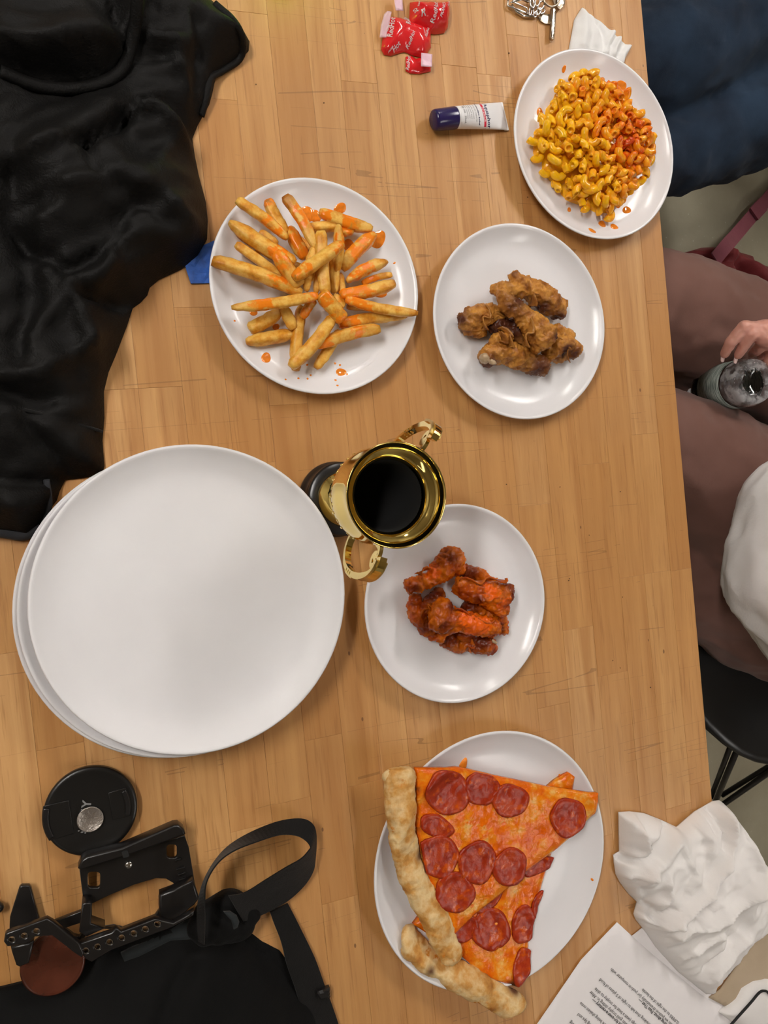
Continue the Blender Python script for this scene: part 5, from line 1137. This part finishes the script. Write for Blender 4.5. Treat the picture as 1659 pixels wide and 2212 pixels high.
tc0 = W(1905, 1240, -.16); chest = V(tc0.x + .06, tc0.y + .0, TZ + .20); neck = V(tc0.x + .04, tc0.y + .02, TZ + .38)
elb_ = W(1775, 1180, .02); sh_l = V(chest.x - .0, chest.y - .17, TZ + .30); sh_r = V(chest.x + .0, chest.y + .17, TZ + .30)
top = [(tc0, .13, chest, .125), (chest, .12, V(neck.x, neck.y, TZ + .30), .08), (sh_l, .06, sh_r, .06), (V(chest.x, chest.y, TZ + .33), .05, neck, .055)]
top += bl([(1790, 1040, -.01, 95), (1760, 1130, .0, 165), (1752, 1240, .0, 178), (1800, 1340, .0, 160)])
top += [(sh_l, .06, W(1800, 1340, .0), .055), (W(1790, 1040, -.01), .045, W(1850, 1000, .02), .045)]
wrist = W(1755, 745, -.055); top += [(sh_r, .062, V(chest.x - .06, chest.y + .22, TZ + .10), .052), (V(chest.x - .06, chest.y + .22, TZ + .10), .052, wrist + V(.05, -.01, .0), .036)]
adopt(link('sweater', blob(top, .008, 6, [(.010, 14, True), (.004, 38, True)]), 'white_fleece', smooth=True), P1)
head_on(P1, V(neck.x - .03, neck.y + .02, TZ + .52), V(-1, .2, -.2), 'dark_hair')
# hand over the bottle
hc_ = crop(9.218, 1480, 660)
def hp(x, y, h): return W(*hc_(x, y), h)
r = .0078
palm = [(wrist, .024, hp(2050, 560, -.055), .026), (hp(2050, 500, -.050), .020, hp(1500, 480, -.045), .014), (hp(2050, 640, -.052), .021, hp(1560, 590, -.045), .015), (hp(2000, 760, -.06), .018, hp(1650, 700, -.06), .013), (hp(1500, 480, -.045), .013, hp(1560, 590, -.045), .014), (hp(1560, 590, -.046), .014, hp(1650, 700, -.06), .013)]
fing = [[(1480, 470, -.045, .0105), (1180, 430, -.044, .0100), (900, 740, -.060, .0086), (790, 960, -.074, .0066)],
        [(1560, 560, -.044, .0105), (1330, 560, -.042, .0098), (1170, 800, -.056, .0084), (1060, 985, -.068, .0064)],
        [(1650, 680, -.060, .0100), (1520, 800, -.070, .0092), (1420, 900, -.085, .0080), (1330, 960, -.100, .0064)],
        [(1750, 760, -.068, .0090), (1640, 880, -.080, .0082), (1560, 960, -.095, .0070), (1500, 1010, -.108, .0058)],
        [(2050, 760, -.060, .0120), (1850, 900, -.066, .0110), (1740, 1020, -.074, .0092), (1660, 1090, -.078, .0076)]]
caps = list(palm)
for f_ in fing:
    Q = [(hp(x, y, h), rr) for x, y, h, rr in f_]; caps += [(a, ra, b, rb) for (a, ra), (b, rb) in zip(Q, Q[1:])]
adopt(link('hand', blob(caps, .0019, 3, [(.0008, 160, False)]), 'skin', smooth=True), P1)
for f_ in fing:
    x, y, h, rr = f_[-1]; x2, y2, h2_, _ = f_[-2]; tip = hp(x, y, h); dv = (tip - hp(x2, y2, h2_)).normalized(); c = tip + dv * .003 + up * rr * .55
    adopt(link('fingernail', blob([(c - dv * .003, .0042, c + dv * .009, .0034)], .0010, 2, flat=.45), 'nail', smooth=True), P1)

# water bottle between the thighs: its base faces up
b1_ = W(1630, 824, -.075); b0_ = W(1500, 846, -.25); axv = b1_ - b0_; BL = axv.length; rb = 52 * scl(1620, 824, -.085)
bot = thing('water_bottle', 'clear plastic water bottle with a green and grey label held upside down between the thighs', 'bottle', b0_)
bot.rotation_mode = 'QUATERNION'; Q_ = up.rotation_difference(axv.normalized()); bot.rotation_quaternion = Q_
link('bottle_shell', lathe([(.011, 0), (.0125, .004), (.0125, .016), (.014, .022), (rb * .7, .040), (rb, .060), (rb, .075), (rb * .97, .080), (rb, .085), (rb, BL * .62), (rb * 1.02, BL * .66), (rb, BL * .70), (rb, BL - .012), (rb * .93, BL - .004), (rb * .75, BL), (rb * .5, BL - .003), (rb * .2, BL - .008), (0, BL - .009),
     (0, BL - .0098), (rb * .2, BL - .0088), (rb * .5, BL - .004), (rb * .74, BL - .0010), (rb * .91, BL - .005), (rb - .0008, BL - .013), (rb - .0008, BL * .70), (rb - .0008, .085), (rb - .0008, .060), (rb * .7 - .0008, .0405), (.0132, .0225), (.0117, .016), (.0105, 0), (.011, 0)], 48), 'clear_plastic', bot, smooth=True)
link('label', lathe([(rb + .0004, BL * .44), (rb + .0008, BL * .44), (rb + .0008, BL * .80), (rb + .0004, BL * .80)], 48), 'bottle_label', bot, smooth=True)
link('bottle_cap', lathe([(0, -.004), (.0135, -.004), (.014, -.002), (.014, .012), (.0128, .012), (.0128, 0), (0, 0)], 32), 'white_plastic', bot, smooth=True)
n = NT('painted_reflection'); n.set(Base_Color=(.80, .78, .80, 1), Roughness=.10, Alpha=n.ramp(n.noise(n.coords(), 55, 4), [(.42, (.05,) * 3), (.6, (.6,) * 3)])); n.bump(n.noise(n.coords(), 110, 3), 1, .003)  # patchy whitish film, paints reflections onto the clear bottle end
bm = bmesh.new()
for k in range(10):
    a = 2 * math.pi * k / 10; r_ = bmesh.ops.create_icosphere(bm, subdivisions=1, radius=.0016)['verts']
    for v in r_: v.co += Vector((rb * .45 * math.cos(a), rb * .45 * math.sin(a), BL - .003))
link('base_nubs', bm_mesh(bm), 'clear_plastic', bot, smooth=True)
wt = rb - .002
link('reflection_band', lathe([(rb * .985, BL - .034), (rb * .985, BL - .014), (rb * .90, BL - .0065), (rb * .88, BL - .0075), (rb * .96, BL - .014), (rb * .96, BL - .034)], 40), 'painted_reflection', bot, smooth=True)
link('base_reflection', lathe([(rb * .93, BL - .0042), (rb * .75, BL - .0002), (rb * .5, BL - .0030), (rb * .48, BL - .0034), (rb * .73, BL - .0012), (rb * .93, BL - .0055)], 40), 'painted_reflection', bot, smooth=True)

# person in jeans
P2 = person('person in dark blue jeans, sitting at the upper right corner of the table', W(1850, 100, -.2))
jl = bl([(1900, 90, -.20, 135), (1700, 212, -.20, 120), (1560, 292, -.20, 98), (1450, 340, -.20, 82), (1330, 370, -.20, 76)]) + [(W(1330, 360, -.20), .052, W(1290, 360, -.70), .040)]
jl += bl([(1880, -230, -.20, 150), (1700, -70, -.185, 145), (1560, 50, -.18, 132), (1430, 125, -.18, 128), (1300, 160, -.19, 100)]) + [(W(1300, 160, -.19), .052, W(1270, 160, -.68), .040)]
jl += [(W(1890, 40, -.20), .085, W(1890, -240, -.20), .085)]
adopt(link('jeans', blob(jl, .008, 6, [(.008, 18, True), (.003, 50, True)]), 'blue_denim', smooth=True), P2)
for a in ((1290, 360, -.70), (1270, 160, -.68)):
    p = W(*a); adopt(link('shoe', blob([(V(p.x + .03, p.y, .034), .033, V(p.x - .13, p.y, .03), .031), (V(p.x + .0, p.y, .05), .035, V(p.x, p.y, .08), .034)], .006, 4), 'black_plastic', smooth=True), P2)
jp = W(1890, -100, -.15); jc = V(jp.x + .12, jp.y, TZ + .22)
adopt(link('dark_sweater', blob([(jp + V(.03, 0, 0), .14, jc, .14), (V(jc.x, jc.y - .2, TZ + .30), .06, V(jc.x, jc.y + .2, TZ + .30), .06), (jc, .1, V(jc.x, jc.y, TZ + .38), .05), (V(jc.x, jc.y - .2, TZ + .30), .055, V(jc.x - .02, jc.y - .26, TZ + .0), .05), (V(jc.x, jc.y + .2, TZ + .30), .055, V(jc.x - .02, jc.y + .26, TZ + .0), .05)] +
     [(V(jc.x - .02, jc.y + q * .26, TZ), .045, V(jp.x - .02, jp.y + q * .12, TZ - .09), .036) for q in (-1, 1)], .009, 6, [(.008, 16, True)]), 'black_nylon', smooth=True), P2)
for q in (-1, 1):
    wv = V(jp.x - .02, jp.y + q * .12, TZ - .09); hcap = [(wv, .026, wv + V(-.07, 0, -.01), .028)]
    for k in range(4): b = wv + V(-.07, (k - 1.5) * .018, -.005); hcap += [(b, .009, b + V(-.035, 0, -.004), .0085), (b + V(-.035, 0, -.004), .0085, b + V(-.06 - .005 * (k in (1, 2)), 0, -.02), .007)]
    hcap += [(wv + V(-.02, -.02 * q, 0), .012, wv + V(-.05, -.045 * q, -.01), .009)]
    adopt(link('hand', blob(hcap, .003, 3), 'skin', smooth=True), P2)
head_on(P2, V(jc.x - .03, jc.y, TZ + .52), V(-1, -.2, -.2), 'dark_hair')

# chairs: moulded black seats on wire legs
def chair(label, cx, cy, rz, sc=1.0, struts=None):
    t = thing('chair', label, 'chair', (cx, cy, 0), rz); n = 28; vs = []; fs = []
    prof = [(0, .418), (.10, .417), (.17, .422), (.215, .437), (.228, .450), (.226, .456), (.214, .452), (.17, .432), (.10, .426), (0, .426)]
    m = lathe(prof, 40)
    for v in m.vertices:
        v.co.x *= sc; v.co.y *= 1.08 * sc
        if v.co.x > .08: v.co.z += ((v.co.x - .08) / .15) ** 2 * .10
        if v.co.x < -.14: v.co.z -= (-.14 - v.co.x) * .3
    link('seat', m, 'matte_black_plastic', t, smooth=True)
    rows = []
    for i in range(9):
        h = i / 8
        for j in range(13):
            a = (j / 12 - .5) * 2.0 * (1 - .28 * h ** 3); rad = .215 * sc + .02 * h
            vs.append((rad * math.cos(a) + .03 * h, rad * 1.05 * math.sin(a), .46 + .36 * h * (1 - .12 * (abs(j / 12 - .5) * 2) ** 3)))
    for i in range(8):
        for j in range(12): fs.append((i * 13 + j, i * 13 + j + 1, (i + 1) * 13 + j + 1, (i + 1) * 13 + j))
    link('backrest', solid(mesh(vs, fs), .008), 'matte_black_plastic', t, smooth=True)
    if struts:
        for nm, r_, L_ in struts:
            link(nm, sweep([Vector(p) - Vector((cx, cy, 0)) for p in L_], lambda i: circ(r_, 8)), 'black_metal', t, smooth=True)
        return t
    for sx in (-1, 1):
        for sy in (-1, 1):
            f = Vector((sx * .235, sy * .225, .008))
            for d in (-.022, .022):
                a = Vector((sx * .10 + d * .3, sy * (.10) + d, .412)); link('leg', sweep([a, a.lerp(f, .5), f], lambda i: circ(.0055, 8)), 'black_metal', t, smooth=True)
            link('glide', lathe([(0, 0), (.013, 0), (.013, .008), (.009, .014), (0, .014)], 16), 'black_plastic', t).location = (f.x, f.y, 0)
    for a, b in (((-.235, .225), (.235, .225)), ((-.235, -.225), (.235, -.225)), ((-.235, -.225), (-.235, .225))):
        A, B = Vector((*a, .012)), Vector((*b, .012)); link('floor_rail', sweep([A, A.lerp(B, .5), B], lambda i: circ(.006, 8)), 'black_metal', t, smooth=True)
    return t
s0 = W(1680, 1330, -.30)
def Wl(a, b, h, n=5): A = W(a[0], a[1], h[0]); B = W(b[0], b[1], h[1]); return [A.lerp(B, i / n) for i in range(n + 1)]
J = W(1540, 1745, -.53); J2 = W(1536, 1722, -.53); K = W(1760, 1622, -.53); J.z = J2.z = K.z = .22
mir = lambda p: Vector((p.x, 2 * -.17 - p.y, p.z)); bx_ = lambda p: Vector((2 * 1.27 - p.x, p.y, p.z))
T1 = W(1588, 1585, -.335); T2 = W(1604, 1592, -.335); ST = []
for f_ in (lambda p: p, mir, bx_, lambda p: mir(bx_(p))):
    ST += [('leg', .0055, [f_(T1), f_(T1.lerp(J2, .5)), f_(J2)]), ('leg', .0062, [f_(T2), f_(T2.lerp(J, .5)), f_(J), f_(Vector((J.x, J.y, .11))), f_(Vector((J.x, J.y, .001)))])]
for f_ in (lambda p: p, mir):
    A, B = f_(J), f_(bx_(J)); B = A.lerp(f_(K), (B.x - A.x) / max(.05, (K.x - J.x))) if f_(J) == J else B
    ST += [('rail', .0085, [A, A.lerp(B, .5), B]), ('rail', .0055, [A + Vector((.0, -.018, 0)), A.lerp(B, .5) + Vector((0, -.018, 0)), B + Vector((0, -.018, 0))])]
chair('black moulded chair on wire legs under the person in mauve trousers', 1.225, -.185, 0, 1.15, ST)
s1 = W(1880, -80, -.30)
chair('black moulded chair under the person in jeans, outside the picture', s1.x + .24, s1.y + .06, 0)

# maroon bag and its strap on the floor
mo = [(1400, 560), (1440, 545), (1500, 535), (1545, 522), (1600, 530), (1645, 545), (1750, 590), (1850, 700), (1800, 850), (1600, 830), (1450, 740), (1400, 650)]
hm = -.70; mw = [W(x, y, hm) for x, y in mo]; q = W(1600, 650, hm); mb = thing('maroon_bag', 'maroon fabric bag on the floor behind the mauve trousers', 'bag', (q.x, q.y, 0))
mf = [([W(x, y, hm) for x, y in l], a, w_) for l, a, w_ in [([(1440, 552), (1500, 550), (1560, 560)], -.04, .010), ([(1560, 545), (1620, 580), (1640, 640)], .03, .02), ([(1590, 575), (1600, 620), (1640, 650)], -.05, .02), ([(1500, 545), (1560, 540), (1640, 550)], .02, .01)]]
def mz(P, d):
    z = .10 * (1 - np.exp(-d / .05))
    for l, a, w_ in mf: z += a * gauss(line_dist(P, l)[0], w_)
    return np.maximum(z + .02 * nz(P, 12, 4) * (d > .01), .004)
adopt(link('body', sheet(mw, .012, mz, base=.001), 'maroon_nylon', smooth=True), mb)
stp = [(1545, 560, -.62), (1566, 534, -.64), (1590, 507, -.69), (1620, 472, -.72), (1640, 450, -.72), (1680, 405, -.73), (1720, 362, -.745)]
P_ = [W(*a) for a in stp]; adopt(link('strap', ribbon(P_, .034, [V(.7, -.7, 0)] * len(P_), .003), 'maroon_webbing'), mb)
q = W(1638, 452, -.716); adopt(link('stitched_end', ribbon([W(1628, 463, -.716), q, W(1648, 441, -.718)], .037, [V(.7, -.7, 0)] * 3, .006), 'maroon_webbing'), mb)

t = thing('added_green_light', 'added lime green light unseen past the top edge, tinting the table and jacket', 'light', W(610, -70, 0))  # unseen lamp, added to cast a green tint on table and jacket
link('housing', lathe([(0, 0), (.022, 0), (.023, .002), (.023, .012), (.021, .014), (0, .014)], 40), 'white_plastic', t, smooth=True)
n = NT('lime_glow'); n.set(Base_Color=(.3, .6, .02, 1), Emission_Color=(.35, 1, .02, 1), Emission_Strength=11)
link('lens', lathe([(.020, .0142), (.0195, .018), (.014, .022), (0, .024)], 40), 'lime_glow', t, smooth=True)

# a few dark crumbs on the table
for x, y in [(1099, 115), (1140, 426), (1094, 1046), (1210, 1052), (1273, 1156), (1345, 1290), (1324, 1427), (1340, 1443), (1405, 1485), (700, 222), (553, 182), (1230, 1250), (1340, 1062), (1229, 1254)]:
    p = W(x, y, .0005); rr = random.uniform(.0006, .0011); bm = bmesh.new(); bmesh.ops.create_icosphere(bm, subdivisions=1, radius=rr)
    for v in bm.verts: v.co *= random.uniform(.7, 1.3)
    o = link('crumb', bm_mesh(bm), 'pale_bone' if (x, y) in ((1210, 1052),) else 'hot_sauce'); o.data.materials.clear(); o.data.materials.append(MATS['crumb_brown']); o.location = (p.x, p.y, TZ + rr * .6)
    tag(o, 'tiny dark crumb on the wooden table top', 'crumb', 'crumbs scattered on the table')
